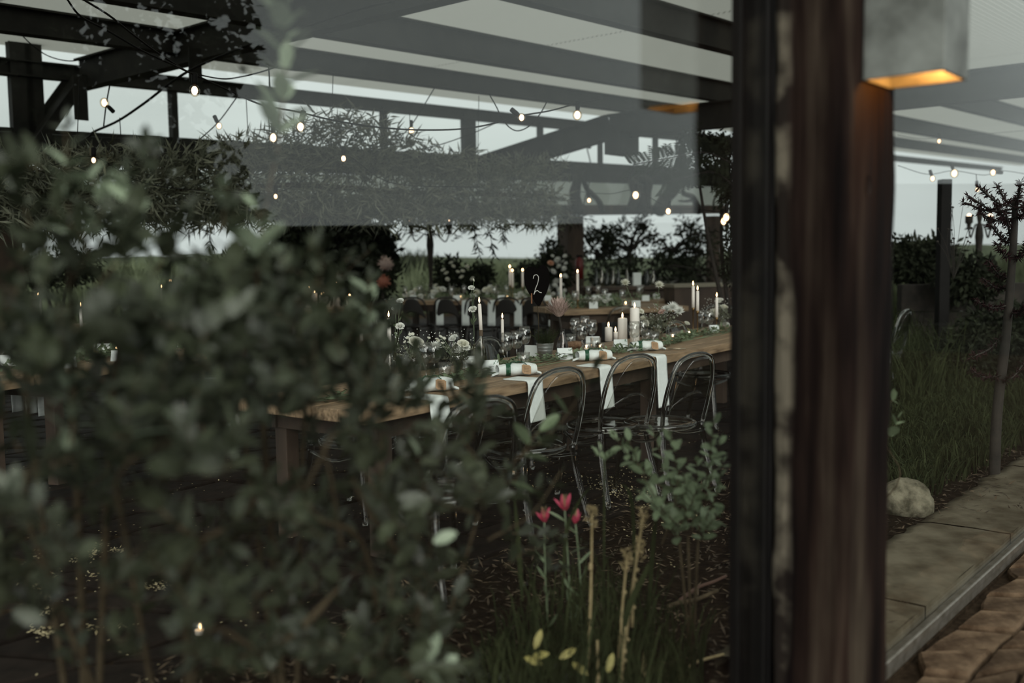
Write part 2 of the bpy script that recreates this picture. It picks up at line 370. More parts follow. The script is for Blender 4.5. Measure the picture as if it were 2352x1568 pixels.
# planting bed indoors along the glass ------------------------------------
def bedfn(u, v):
    uu = -4 + 24 * u; ww = -1.95 + 1.9 * v; z = .03 + .05 * noise.noise(Vector((uu * 1.3, ww * 1.3, 0))) + .03 * noise.noise(Vector((uu * 5, ww * 5, 2)))
    if v == 0 or v == 1: z = -.02
    return WL(uu, ww, z)
bd = MB(); bd.sheet(bedfn, 120, 16); o = bd.build('planting_bed', M_soil, smooth=True); o['kind'] = 'structure'
# outdoor paving on the camera side ---------------------------------------
pav = struct('outdoor_pavement')
pb = MB(); pb.box(WL(0, 2.6, -.05), (24, 5.2, .05), AX); pb.build('bedding_layer', M_joint, pav)
k = 0; rest = MB()
for poly in grid_polys(-2.2, 6, .03, 3.4, .17, .008, .36, 1.5):
    cx = sum(p[0] for p in poly) / len(poly); cy = sum(p[1] for p in poly) / len(poly); c = WL(cx, cy)
    wp = [WL(p[0], max(p[1], .015)) for p in poly]
    if in_view(c, 80) and k < 290:
        m, _ = flag([(p.x - c.x, p.y - c.y) for p in wp], .028 + ru(0, .022), .02); m.build('paving_stone', M_tan, pav, (c.x, c.y, -.026)); k += 1
# bottom rail + frame + glass ---------------------------------------------
rl = MB(); rl.box(WL(5, -.03, .012), (20, .05, .04), AX); rl.box(WL(5, -.008, .04), (20, .012, .03), AX)
o = rl.build('trim_1', M_rail, bevel=.003); o['kind'] = 'structure'
def pane(name, u0, u1, z0, z1, w_=.03, mt=None):
    m = MB(); m.box(WL((u0 + u1) / 2, w_, (z0 + z1) / 2), (u1 - u0, .006, z1 - z0), AX)
    return m.build(name, mt or M_pane)
win = struct('window_1')
p_ = pane('pane', -4.6, uP + .02, .03, 3.95); p_.parent = win
wf = MB(); wf.box(WL(uP + .07, -.02, 1.95), (.10, .118, 4.0), AX); wf.box(WL(uP + .015, .01, 1.95), (.03, .045, 4.0), AX); wf.box(WL(uP + .012, -.055, 1.95), (.03, .03, 4.0), AX)
q = wf.build('frame', M_black, win, bevel=.006)
wt = MB(); wt.box(WL(5, -.03, 3.98), (20, .1, .12), AX); wt.build('top_rail', M_black, win)
wl_ = MB(); wl_.box(WL(-3, -.03, .02), (3.4, .06, .05), AX); wl_.build('bottom_rail', M_black, win)
win2 = struct('window_2'); p_ = pane('pane', uP + .31, 11, .06, 3.95, -.03, M_pane2); p_.parent = win2
wf = MB(); wf.box(WL(11.05, -.03, 2), (.08, .1, 4.0), AX); wf.build('frame', M_black, win2, bevel=.005)
# limestone sill slabs along the rail inside -------------------------------
sill = thing('stone_sill', 'wide pale limestone ledge with rough broken edge inside the bottom rail', 'ledge', WL(1, -.3))
for (ua, ub) in ((-.28, .62), (.635, 1.9), (1.92, 3.6), (3.62, 5.8)):
    m = MB(); n_ = 26; top = []; 
    vs = []; fs = []
    for i in range(n_ + 1):
        uu = ua + (ub - ua) * i / n_
        e_ = -.50 + .05 * noise.noise(Vector((uu * 3, 1, 0))) + .04 * noise.noise(Vector((uu * 11, 4, 0)))
        for j in range(9):
            ww = -.062 + (e_ + .062) * j / 8; z = .075 + .006 * noise.noise(Vector((uu * 8, ww * 8, 0)))
            if j == 8: z -= .012
            vs.append(WL(uu, ww, z) - sill.location)
        vs.append(WL(uu, e_ + .01, -.02) - sill.location)
    for i in range(n_):
        for j in range(9): fs.append((i * 10 + j, i * 10 + j + 1, (i + 1) * 10 + j + 1, (i + 1) * 10 + j))
    m.add(vs, fs); m.add([WL(ua, -.062, z) - sill.location for z in (-.02, .075)] + [WL(ub, -.062, z) - sill.location for z in (.075, -.02)], [(0, 1, 2, 3)])
    m.build('stone_slab', M_lime, sill, smooth=True)
# weathered timber post -----------------------------------------------------
POST = WL(uP, .045)
pw, pd = .20, .30
pt_ = thing('timber_post', 'thick weathered grey brown timber post holding the metal wall lamp', 'post', POST + W * (pw / 2) + T * (pd / 2), math.radians(50 - 90) + 0)
# local frame: x = -W?, keep simple: local y axis along T after rotation; local x along W
pt_.rotation_euler = (0, 0, math.atan2(W.y, W.x))
m = MB(); NS = 44; NZ = 130
def perim(t_):
    a = t_ * 4; i = int(a) % 4; r = a - int(a); hx, hy = pw / 2, pd / 2
    pts = [(-hx, -hy), (hx, -hy), (hx, hy), (-hx, hy)]; p0, p1 = pts[i], pts[(i + 1) % 4]
    return p0[0] + (p1[0] - p0[0]) * r, p0[1] + (p1[1] - p0[1]) * r, i, r
vs = []; fs = []
for iz in range(NZ + 1):
    z = -.05 + 4.1 * iz / NZ
    for k in range(NS):
        x_, y_, i, r = perim(k / NS)
        nn = .007 * noise.noise(Vector((x_ * 25, y_ * 25, z * 1.4))) + .004 * noise.noise(Vector((x_ * 60, y_ * 60, z * 4)))
        ed = min(r, 1 - r); nn -= (.009 + .008 * noise.noise(Vector((x_ * 9, y_ * 9, z * 7)))) * max(0, 1 - ed / .1)
        lx = math.hypot(x_, y_); s_ = 1 + nn / lx
        vs.append((x_ * s_, y_ * s_, z))
for iz in range(NZ):
    for k in range(NS): fs.append((iz * NS + k, iz * NS + (k + 1) % NS, (iz + 1) * NS + (k + 1) % NS, (iz + 1) * NS + k))
m.add(vs, fs); m.build('post_timber', M_post, pt_, smooth=True)
hole = MB(); hole.lathe([(.001, 0), (.012, 0), (.014, .004)], 10); h_ = hole.build('bolt_hole', M_black, pt_, (pw / 2 + .001, -.06, 1.62)); h_.rotation_euler = (0, PI / 2, 0); h_.scale = (1.8, 1, 1)
# wall lamp ------------------------------------------------------------------
LB = 1.865
lc = WL(uP + .14, .045 + pw + .094, LB)
lamp = thing('wall_lamp', 'square mottled grey metal box wall lamp glowing amber below', 'lamp', lc, math.atan2(W.y, W.x))
lw, ld, lh = .18, .175, .62
for (nm, c_, d_) in (('side_panel', (0, -ld / 2, lh / 2), (lw, .008, lh)), ('side_panel', (0, ld / 2, lh / 2), (lw, .008, lh)), ('front_panel', (lw / 2, 0, lh / 2), (.008, ld + .008, lh)), ('back_plate', (-lw / 2, 0, lh / 2), (.008, ld, lh)), ('top_panel', (0, 0, lh), (lw, ld, .008))):
    m = MB(); m.box(c_, d_); m.build(nm, M_patina, lamp, bevel=.002)
m = MB(); m.lathe([(.004, .30), (.025, .29), (.035, .26), (.035, .24), (.02, .2), (.003, .185)], 14); m.build('bulb', mat('lamp_bulb', (1, .6, .3), .4, emit=(1, .45, .12), estr=6), lamp, smooth=True)
pl = bpy.data.lights.new('lamp_light', 'POINT'); pl.energy = 4; pl.color = (1, .42, .10); pl.shadow_soft_size = .03
po = bpy.data.objects.new('lamp_light', pl); C.objects.link(po); po.parent = lamp; po.location = (.02, 0, .06)
# ================================================================== ROOF STEEL
dv = ray(3085, 472); SL = dv.z / math.hypot(dv.x, dv.y)                      # the steel rises gently along the wall
TS = (T + Z * SL).normalized()
NW = TS.cross(W).normalized()
if NW.z < 0: NW = -NW
Q0 = P(1176, 285, 18.75)                                                     # underside of the eave rafter
def on_roof(px, py, dz=0):
    v = ray(px, py); q = Q0 + Z * dz; return CAM + v * ((q - CAM).dot(NW) / v.dot(NW))
def line_u(p, u): return p + TS * u
RAFT = []
for i, (py, hh) in enumerate(((0, .34), (156, .33), (224, .25), (285, .19))):
    p = on_roof(1176, py); RAFT.append(p)
    m = MB(); c0 = line_u(p, -14); c1 = line_u(p, 34)
    Yp = W
    for z0_, z1_, ww in ((0, .02, .16), (.02, hh - .02, .03), (hh - .02, hh, .16)):
        m.bar(c0 + Z * (z0_ + z1_) / 2, c1 + Z * (z0_ + z1_) / 2, ww, z1_ - z0_)
    o = m.build('rafter', M_steel); o['kind'] = 'structure'
# two more rafters nearer / above the viewer
for k in (1, 2):
    p = RAFT[0] + W * (3.3 * k); m = MB()
    for z0_, z1_, ww in ((0, .02, .16), (.02, .32, .03), (.32, .34, .16)): m.bar(line_u(p, -12) + Z * (z0_ + z1_) / 2, line_u(p, 20) + Z * (z0_ + z1_) / 2, ww, z1_ - z0_)
    if k == 1: o = m.build('rafter', M_steel); o['kind'] = 'structure'
# corrugated roof sheets
roof = struct('roof')
wA = (RAFT[0] - RAFT[3]).dot(W)
def roofsheet(u0, u1, w0, w1, nm='roof_panel'):
    m = MB(); n_ = int((w1 - w0) / .035)
    vs = []; fs = []
    base = RAFT[3] + Z * .38
    for i in range(n_ + 1):
        ww = w0 + (w1 - w0) * i / n_
        for uu in (u0, u1): vs.append(base + W * ww + TS * uu + Z * (.018 if i % 2 else 0))
    fs = [(i * 2, i * 2 + 1, i * 2 + 3, i * 2 + 2) for i in range(n_)]
    m.add(vs, fs); return m.build(nm, M_poly, roof)
wE = wA + 4.6
for uu in range(-16, 36, 6):
    roofsheet(uu, uu + 6.03, -.2, wE)
# far wall: mid rail, header, mullions, posts, clerestory panes ------------
far = struct('wall_far')
D0 = RAFT[3]
def FW(px, py):
    """a point of the far wall plane seen at this place"""
    v = ray(px, py); return CAM + v * ((D0 - CAM).dot(W) / v.dot(W))
def fwbar(name, a, b, t1, t2, mt=M_steel, off=0, up=(0, 0, 1), par=far, **k):
    m = MB(); m.bar(FW(*a) + W * off, FW(*b) + W * off, t1, t2, up); return m.build(name, mt, par, **k)
fwbar('mid_rail', (-60, 335), (1660, 413), .12, .34)
fwbar('thin_rail', (-60, 293), (1660, 394), .05, .05)
fwbar('fascia_board', (-60, 451), (1660, 449), .06, .66, M_board)
fwbar('header_beam', (-60, 489), (1660, 481), .2, .20, M_wooddark)
for (xa, ya, xb, yb, wd) in ((395, 200, 402, 335, .09), (880, 245, 880, 365, .09), (1075, 262, 1077, 375, .30), (1240, 280, 1241, 395, .09), (1378, 290, 1380, 400, .06), (1505, 300, 1508, 410, .10), (42, 95, 60, 330, .26), (70, 85, 75, 330, .2)):
    a = FW(xa, ya); b = FW(xb, yb); b = Vector((a.x, a.y, b.z)); m = MB(); m.bar(a, b, .1, wd, tuple(T)); m.build('mullion', M_steel, far)
for px_, wd in ((8, .3), (1310, .55), (1638, .28)):
    a = FW(px_, 497); m = MB(); m.box((a.x, a.y, a.z / 2), (wd, .25, a.z + .02), AX); m.build('wall_post', M_wooddark, far)
cl = MB(); a = FW(-60, 300); b = FW(1655, 390); a2 = FW(-60, 140); 
cl.add([FW(-60, 300) + W * -.03, FW(1655, 388) + W * -.03, FW(1655, 310) + W * -.03, FW(-60, 165) + W * -.03], [(0, 1, 2, 3)]); cl.build('clerestory_pane', M_pane2, far)
# portal frames crossing towards the viewer ----------------------------------
def portal(pts, wd, hh, name='portal_frame'):
    o = struct(name)
    for a, b in zip(pts[:-1], pts[1:]):
        m = MB(); d_ = (b - a).normalized(); up = d_.cross(T).cross(d_)
        s_ = T
        for off, th, ww in ((-hh / 2, .02, wd), (0, hh, .025), (hh / 2, .02, wd)):
            X = d_; Y = s_; Zz = X.cross(Y).normalized()
            m.box((a + b) / 2 + Zz * off, ((b - a).length, ww, th), (X, Y, Zz))
        m.build('girder', M_steel, o)
    return o
a = P(185, 172, 12.2); b = a + W * 9.0 
portal([P(22, 395, 11.7), a, b], .16, .34)
# hanging stub plates under girder
m = MB(); q = P(448, 150, 10.2); m.box(q, (.14, .02, .34), AX); m.build('hanger_bracket', M_steel).__setitem__('kind', 'structure')
m = MB(); q = P(185, 225, 11.6); m.box(q, (.16, .02, .5), AX); m.build('hanger_bracket', M_steel).__setitem__('kind', 'structure')
a = P(1062, 398, 17.6); b = P(1400, 292, 15.7); c_ = b + W * 7.5; c_.z = b.z
portal([a, b, c_], .16, .36)
m = MB(); q = P(1428, 330, 15.5); m.box(q, (.5, .3, .34), AX); m.build('haunch_box', M_steel).__setitem__('kind', 'structure')
# unseen walls added right of the viewer, giving the glass something dark to mirror ---
m = MB(); m.box((17, -13, 1.0), (.3, 40, 2.15)); m.box((17, 9.1, 1.0), (.3, 4.2, 2.15)); m.box((17, 21.1, 1.4), (.3, 19.8, 2.85)); o = m.build('wall_added_dark', M_addwall); o['kind'] = 'structure'
m = MB(); m.box((12, -11.8, 3.4), (.3, 20, 6.8)); m.box((12.5, -11.8, 6.9), (2, 20.2, .2)); o = m.build('wall_added_tall', M_addwall); o['kind'] = 'structure'  # unseen tall block added to darken the reflection in the left pane

# ================================================================== LANDSCAPE
def ridge(name, y0, px0, px1, tops, mt, depth=14, seed=0, nx=90):
    m = MB()
    a = P(px0, 600, y0).x; b = P(px1, 600, y0).x
    def fn(i, j):
        x_ = a + (b - a) * i; yy = y0 + depth * (j - .35) * 1.4
        px_ = PIX((x_, y0, 1))[0]; tp = tops(px_); zt = P(px_, tp, y0).z
        bell = math.sin(PI * min(1, max(0, j))) ** .7
        return Vector((x_, yy, -.05 + (zt + .05) * bell * (1 + .10 * noise.noise(Vector((x_ * .5 + seed, yy * .5, 0))))))
    m.sheet(fn, nx, 14); o = m.build(name, mt, smooth=True); o['kind'] = 'structure'; return o
ridge('hill', 90, -500, 2900, lambda p: 596 - 8 * math.sin(p / 300.) - (10 if p > 1700 else 0) + p * -.008, M_grassfar, 40, 1)
def reeds(name, pts_fn, n, h, label, cat='reeds', w_=.02, mt=None):
    m = MB()
    for _ in range(n):
        b, hh = pts_fn(); hh *= ru(.6, 1.15); d_ = Vector((ru(-.25, .25), ru(-.25, .25), 1)).normalized(); s_ = Vector((ru(-1, 1), ru(-.4, .4), 0)).normalized() * w_
        b = Vector(b); mid = b + d_ * hh * .6; tp = b + d_ * hh + Vector((ru(-.2, .2), ru(-.2, .2), 0)) * hh
        m.add([b - s_, b + s_, mid + s_ * .8, mid - s_ * .8, tp], [(0, 1, 2, 3), (3, 2, 4)])
    o = m.build(name, mt or M_reed); tag(o, label, cat, kind='stuff'); return o
def rd(px0, px1, d0, d1, top):
    def fn():
        d_ = ru(d0, d1); p = ru(px0, px1); q = P(p, 600, d_); tz = P(p, top(p), d_).z
        return (q.x, q.y, -.02), max(.25, tz + ru(-.3, .05))
    return fn
reeds('reed_bed', rd(860, 1340, 26, 42, lambda p: 596), 5000, 1, 'pale green reed field beyond the glasshouse', w_=.03)
reeds('reed_clump', rd(912, 985, 30, 33, lambda p: 575 + abs(p - 945) * .3), 1500, 1, 'dark rounded clump of tall reeds left of the standing candelabra', w_=.05, mt=M_treeleaf)
reeds('reed_bed', rd(-60, 660, 22, 40, lambda p: 590), 5000, 1, 'grey green reed field behind the left hand tables', w_=.035)
reeds('reed_bed', rd(2050, 2400, 24, 36, lambda p: 585), 2200, 1, 'dark reed field beyond the right window pane', w_=.03)
def bush(name, label, cat, base, crowns, mt=None, n=2500, ls=.12, lw_=.05, trunk=None, group=None, dens=1, lmat2=None):
    """crowns: (centre, (rx,ry,rz), weight)"""
    t = thing(name, label, cat, base, 0, group); b0 = Vector(base)
    tb = MB()
    for i, (c, r, wt) in enumerate(crowns):
        c = Vector(c)
        mid = (b0 + c) / 2 + Vector((ru(-.1, .1), ru(-.1, .1), 0)) * (c - b0).length * .5
        rr = trunk or .05
        tb.tube([p - b0 for p in spline([b0, mid, c], 4)], [rr * (1 - .7 * k / 8) for k in range(9)], 6)
        for _ in range(7):
            e_ = c + Vector([q * s_ for q, s_ in zip(rvec(), r)]) * .85
            tb.tube([p - b0 for p in spline([mid * .3 + c * .7, (c + e_) / 2 + rvec() * .1, e_], 3)], rr * .3, 4)
    tb.build('trunk', M_bark, t, smooth=True)
    m = MB(); tw = sum(c[2] for c in crowns)
    for c, r, wt in crowns:
        c = Vector(c)
        nc = max(3, int(n * wt / tw / 26))
        for _ in range(nc):
            v = rvec() * (ru(.25, 1) ** .5); cc = c + Vector([q * s_ for q, s_ in zip(v, r)])
            od = (cc - c).normalized()
            for _ in range(26):
                p = cc + rvec() * ls * ru(.2, 1.7); d_ = (rvec() + od * .8 + Vector((0, 0, -.3))).normalized()
                m.leaf(p - b0, d_, rvec(), ls * ru(.6, 1.2), lw_, thin=True)
    o = m.build('foliage', mt or M_treeleaf, t); o['kind'] = 'stuff'; return t
def crown(px_, py, d_, rp, ry=None, wt=1):
    c = P(px_, py, d_); k = d_ / f
    return (c, (rp * k, rp * k * .8, (ry or rp) * k), wt)
q = P(770, 600, 17)
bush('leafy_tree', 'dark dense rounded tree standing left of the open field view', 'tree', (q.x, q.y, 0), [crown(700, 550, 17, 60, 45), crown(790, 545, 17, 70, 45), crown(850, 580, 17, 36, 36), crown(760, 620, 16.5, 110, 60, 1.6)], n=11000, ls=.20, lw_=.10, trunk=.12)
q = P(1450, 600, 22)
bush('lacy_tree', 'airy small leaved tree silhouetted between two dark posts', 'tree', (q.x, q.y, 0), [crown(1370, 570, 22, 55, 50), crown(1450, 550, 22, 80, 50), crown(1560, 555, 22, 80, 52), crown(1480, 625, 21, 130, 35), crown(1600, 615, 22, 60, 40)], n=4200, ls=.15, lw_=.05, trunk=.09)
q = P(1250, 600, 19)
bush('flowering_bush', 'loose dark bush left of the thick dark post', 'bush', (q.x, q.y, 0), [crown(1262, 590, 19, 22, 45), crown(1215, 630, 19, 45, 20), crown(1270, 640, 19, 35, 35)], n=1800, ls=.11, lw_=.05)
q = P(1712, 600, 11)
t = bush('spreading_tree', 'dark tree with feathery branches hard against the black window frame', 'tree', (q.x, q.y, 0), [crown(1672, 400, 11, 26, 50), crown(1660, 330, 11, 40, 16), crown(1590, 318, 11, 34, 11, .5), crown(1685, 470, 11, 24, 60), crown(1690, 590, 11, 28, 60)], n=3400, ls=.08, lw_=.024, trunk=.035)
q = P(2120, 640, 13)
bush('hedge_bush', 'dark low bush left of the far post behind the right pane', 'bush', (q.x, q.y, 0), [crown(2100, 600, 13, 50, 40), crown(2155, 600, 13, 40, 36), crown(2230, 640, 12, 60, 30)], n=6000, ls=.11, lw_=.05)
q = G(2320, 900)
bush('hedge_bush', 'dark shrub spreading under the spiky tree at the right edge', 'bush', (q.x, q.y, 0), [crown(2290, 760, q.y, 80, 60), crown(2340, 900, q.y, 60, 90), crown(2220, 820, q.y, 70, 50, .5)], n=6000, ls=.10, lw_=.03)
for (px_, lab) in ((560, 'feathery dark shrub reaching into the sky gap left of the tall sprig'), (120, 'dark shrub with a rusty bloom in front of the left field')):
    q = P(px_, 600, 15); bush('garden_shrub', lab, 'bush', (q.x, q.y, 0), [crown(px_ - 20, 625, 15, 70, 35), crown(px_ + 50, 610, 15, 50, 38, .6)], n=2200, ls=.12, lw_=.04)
# white rose bush in the middle distance
ROSE = {}
def rose_mesh(kind='rose'):
    if kind in ROSE: return ROSE[kind]
    m = MB()
    if kind == 'rose':
        for k in range(26):
            fr = k / 26; a = k * 2.4; r = .12 + .88 * fr; op = .15 + 1.05 * fr
            def fn(i, j, a=a, r=r, op=op):
                aa = a + (i - .5) * (1.5 - .35 * r); tilt = op * j; rr = r * .42 + j * math.sin(tilt) * .62 * (0.6 + .4 * r)
                return Vector((rr * math.cos(aa), rr * math.sin(aa), -.35 + j * math.cos(tilt * .9) * .85 - (.12 * r if j == 1 and abs(i - .5) > .3 else 0)))
            m.sheet(fn, 3, 3)
    elif kind == 'mum':
        for k in range(70):
            fr = (k + 1) / 70; a = k * 2.4; th = fr * 1.5
            d_ = Vector((math.sin(th) * math.cos(a), math.sin(th) * math.sin(a), math.cos(th)))
            m.leaf((0, 0, -.1), d_, Vector((0, 0, 1)) if fr > .3 else rvec(), .75 + .35 * fr, .24, thin=True, curl=-.12)
    elif kind == 'protea':
        for k in range(56):
            fr = k / 56; a = k * 2.4; th = .10 + .55 * fr
            d_ = Vector((math.sin(th) * math.cos(a), math.sin(th) * math.sin(a), math.cos(th)))
            m.leaf((.10 * math.cos(a) * (1 + fr), .10 * math.sin(a) * (1 + fr), -.9), d_, Vector((math.cos(a), math.sin(a), 0)), 1.75 - .55 * fr, .30, curl=-.16 - .1 * fr, fold=.3)
    elif kind == 'small':
        for k in range(11):
            a = 2 * PI * k / 11; m.leaf((0, 0, 0), (math.cos(a), math.sin(a), .35), (0, 0, 1), 1, .5, thin=True)
        m.ball((0, 0, .15), .38, 6, 4, (1, 1, .6))
    elif kind == 'lily':
        for k in range(6):
            a = 2 * PI * k / 6; m.leaf((0, 0, -1), (math.cos(a) * .38, math.sin(a) * .38, 1), (math.cos(a), math.sin(a), 0), 2.1, .62, curl=-.22 if k % 2 else .05)
    elif kind == 'bud': m.ball((0, 0, 0), .5, 7, 6, (.7, .7, 1.4))
    elif kind == 'banksia':
        m.ball((0, 0, 0), .8, 12, 8)
        for k in range(90):
            d_ = rvec(); m.leaf(d_ * .7, d_, rvec(), .5, .16, thin=True)
    ROSE[kind] = m; return m
_rm = {}
def bloom(par, kind, loc, r, mt, name=None, d_=None):
    key = (kind, mt.name)
    if key not in _rm: _rm[key] = rose_mesh(kind).mesh(kind, mt, smooth=True)
    o = bpy.data.objects.new(name or {'mum': 'mum_bloom', 'small': 'daisy_bloom', 'bud': 'flower_bud', 'lily': 'lily_bloom', 'protea': 'protea_head', 'banksia': 'pincushion_bloom'}.get(kind, 'rose_bloom'), _rm[key]); C.objects.link(o); o.parent = par
    o.location = loc; o.scale = (r,) * 3
    d_ = Vector(d_) if d_ is not None else Vector((ru(-.5, .5), ru(-.9, -.1), ru(.3, 1)))
    o.rotation_euler = d_.to_track_quat('Z', 'Y').to_euler(); return o
q = P(1060, 640, 17.2)
rb = bush('rose_bush', 'bush scattered with small white roses behind the far table', 'bush', (q.x, q.y, 0), [crown(1060, 645, 17.2, 58, 34), crown(1035, 625, 17.2, 28, 30, .6), crown(1095, 635, 17.2, 40, 24)], n=2600, ls=.10, lw_=.045)
for (a, b_) in ((1018, 620), (1036, 603), (1041, 611), (1025, 627), (1052, 624), (1073, 612), (1063, 622), (1028, 641), (1060, 636), (1085, 640), (1000, 655)):
    bloom(rb, 'rose', P(a, b_, 16.7) - rb.location, .045, M_petal)
q = P(880, 650, 14.6)
pb_ = bush('protea_bush', 'dusky bush with two round pinkish protea blooms', 'bush', (q.x, q.y, 0), [crown(880, 640, 14.9, 30, 40)], n=900, ls=.1, lw_=.04)
for (a, b_, r) in ((886, 605, .11), (881, 646, .10)): bloom(pb_, 'banksia', P(a, b_, 14.4) - pb_.location, r, M_rust if b_ > 620 else M_protea)
q = P(1285, 620, 16)
wb_ = bush('blossom_bush', 'pale blossom shrub between the heart sign and the thick post', 'bush', (q.x, q.y, 0), [crown(1275, 630, 16, 30, 50)], n=1600, ls=.1, lw_=.04)
for _ in range(26): bloom(wb_, 'mum', P(ru(1252, 1300), ru(585, 690), ru(15.5, 15.9)) - wb_.location, ru(.04, .075), M_petalw)
bloom(wb_, 'rose', P(1265, 604, 15.5) - wb_.location, .06, mat('peach_petal', (.6, .33, .22), .7))
# ================================================================== FURNITURE
def make_chair(tube, sheet_, nm):
    t = thing(nm, None, None)
    def tb(name, pts, r, n=10, k=6): m = MB(); m.tube(spline(pts, k), r, n); return m.build(name, tube, t, smooth=True)
    tb('back_loop', [(-.195, -.17, .44), (-.212, -.20, .58), (-.205, -.235, .72), (-.165, -.262, .83), (-.085, -.275, .872), (0, -.278, .88), (.085, -.275, .872), (.165, -.262, .83), (.205, -.235, .72), (.212, -.20, .58), (.195, -.17, .44)], .0135, 10)
    m = MB()
    def fn(i, j):
        a = (i - .5) * 2; z0 = .56 + .09 * (1 - a * a); hw = .19; x_ = a * hw
        zt = .865 - .27 * abs(a) ** 3.2; z = z0 + (zt - z0) * j
        return Vector((x_ * (1 - .12 * max(0, j - .6)), -.185 - .105 * (z - .44) / .44 * 1.9 * .5 - .03 * (1 - a * a), z))
    m.sheet(fn, 14, 8); m.build('backrest_panel', sheet_, t, smooth=True, solid=.006)
    m = MB(); m.lathe([(.001, .452), (.12, .450), (.19, .456), (.215, .452), (.217, .437), (.20, .428), (.001, .432)], 28); m.build('seat', sheet_, t, smooth=True)
    m = MB(); m.lathe([(.208, .425), (.222, .435), (.222, .452), (.208, .46), (.200, .445), (.208, .425)], 28); m.build('seat_ring', tube, t, smooth=True)
    for s_ in (-1, 1):
        tb('leg', [(s_ * .185, -.165, .45), (s_ * .20, -.19, .30), (s_ * .225, -.27, 0.0)], [.0165] * 13, 10)
        tb('leg', [(s_ * .16, .15, .44), (s_ * .175, .17, .25), (s_ * .195, .205, 0.0)], .0165, 10)
        tb('stretcher', [(s_ * .195, -.19, .40), (s_ * .21, 0, .36), (s_ * .165, .16, .40)], .009, 8, 4)
    tb('stretcher', [(-.16, .15, .39), (0, .10, .36), (.16, .15, .39)], .009, 8, 4)
    return t
t2 = Vector((math.cos(math.radians(54.3)), math.sin(math.radians(54.3)), 0)); n2 = Vector((-t2.y, t2.x, 0)); E0 = G(1210, 876, .76)
def T2(u, v, z=.76): p = E0 + t2 * u + n2 * v; return Vector((p.x, p.y, z))
TH = .76
def plank_table(name, label, org, ud, vd, L_, Wd, th=.062, zt=.76, n=5, legs=True, mt=None, group=None):
    c = org + ud * (L_ / 2) + vd * (Wd / 2); t = thing(name, label, 'table', (c.x, c.y, 0), math.atan2(ud.y, ud.x), group)
    mt = mt or M_wood
    for k in range(n):
        m = MB(); w_ = Wd / n
        m.box((ru(-.004, .004), -Wd / 2 + w_ * (k + .5), zt - th / 2), (L_ + ru(-.01, .01), w_ - .006, th - (0 if k in (0, n - 1) else ru(0, .002)))); m.build('plank', mt, t, bevel=.004)
    ap = MB(); 
    for s_ in (-1, 1): ap.box((0, s_ * (Wd / 2 - .10), zt - th - .05), (L_ - .3, .03, .10)); ap.box((s_ * (L_ / 2 - .18), 0, zt - th - .05), (.03, Wd - .2, .10))
    ap.build('apron', M_wooddark, t)
    for sx in (-1, 1, 0) if L_ > 4 else (-1, 1):
        for sy in (-1, 1):
            m = MB(); m.box((sx * (L_ / 2 - .22), sy * (Wd / 2 - .12), (zt - th) / 2), (.085, .085, zt - th)); m.build('leg', M_wooddark, t, bevel=.004)
    return t
plank_table('banquet_table', 'long rustic plank table set with the number two heart sign', Vector((*(T2(-1.3, 0)).xy, 0)), t2, n2, 5.95, .90)
# chairs at table 2
def chair_at(px_, py, rz, label, group, key='clear_chair', zt=.88, d=None):
    q = P(px_, py, d) if d else G(px_, py, zt)
    fw = Vector((-math.sin(rz), math.cos(rz), 0)); loc = Vector((q.x, q.y, 0)) + fw * .278
    mk = {'clear_chair': lambda: make_chair(M_tube, M_clear, 'clear_chair'), 'bentwood_chair': lambda: make_chair(mat('dark_bentwood', (.012, .009, .008), .4, col2=(.03, .024, .02), vscale=6), mat('dark_seat', (.02, .017, .015), .6), 'bentwood_chair')}[key]
    return proto(key, mk, label, 'chair', loc, rz, group)
r2 = math.atan2(n2.y, n2.x) - PI / 2
chair_at(1115, 915, r2 - .22, 'clear plastic loop back chair nearest the viewer, half behind shrub leaves', 'clear chairs on the near side of the table')
chair_at(1292, 848, r2 - .18, 'clear chair behind the blurred leaf sprig, second from left', 'clear chairs on the near side of the table')
chair_at(1462, 817, r2 - .25, 'clear loop back chair between the two longest hanging napkins', 'clear chairs on the near side of the table')
chair_at(1602, 813, r2 - .20, 'clear loop back chair pulled back, nearest the black window frame', 'clear chairs on the near side of the table')
for (a, b_, lab) in ((730, 828, 'clear chair across the table, leftmost arch among the leaves'), (925, 800, 'clear chair across the table behind the tall candle and roses'), (1117, 777, 'clear chair across the table behind the candle in a bottle')):
    chair_at(a, b_, r2 + PI + .08, lab, 'clear chairs across the table')
chair_at(1550, 706, r2 + PI, 'clear chair across the table behind the white chrysanthemums', 'clear chairs across the table', d=8.6)
# ------------------------------------------------------------------ table things
def glass_mesh():
    t = thing('wine_glass', None, None)
    m = MB(); m.lathe([(.004, .088), (.022, .094), (.036, .115), (.040, .14), (.038, .17), (.032, .205), (.031, .205), (.037, .17), (.039, .14), (.035, .116), (.020, .096), (.001, .092)], 20); m.build('bowl', M_wine, t, smooth=True)
    m = MB(); m.lathe([(.001, .09), (.005, .085), (.0035, .05), (.004, .012), (.012, .005), (.033, .002), (.034, 0), (.001, 0)], 16); m.build('stem', M_wine, t, smooth=True); return t
def wineglass(px_, py, label, group, zt=.76, sc=1, loc=None):
    q = loc if loc is not None else G(px_, py, zt); return proto('wine', glass_mesh, label, 'glass', q, ru(0, 6), group, sc)
def tumbler_mesh():
    t = thing('tumbler', None, None); m = MB(); m.lathe([(.001, .006), (.030, .006), (.034, .05), (.038, .10), (.040, .10), (.036, .05), (.032, 0), (.001, 0)], 20); m.build('glass_wall', M_wine, t, smooth=True); return t
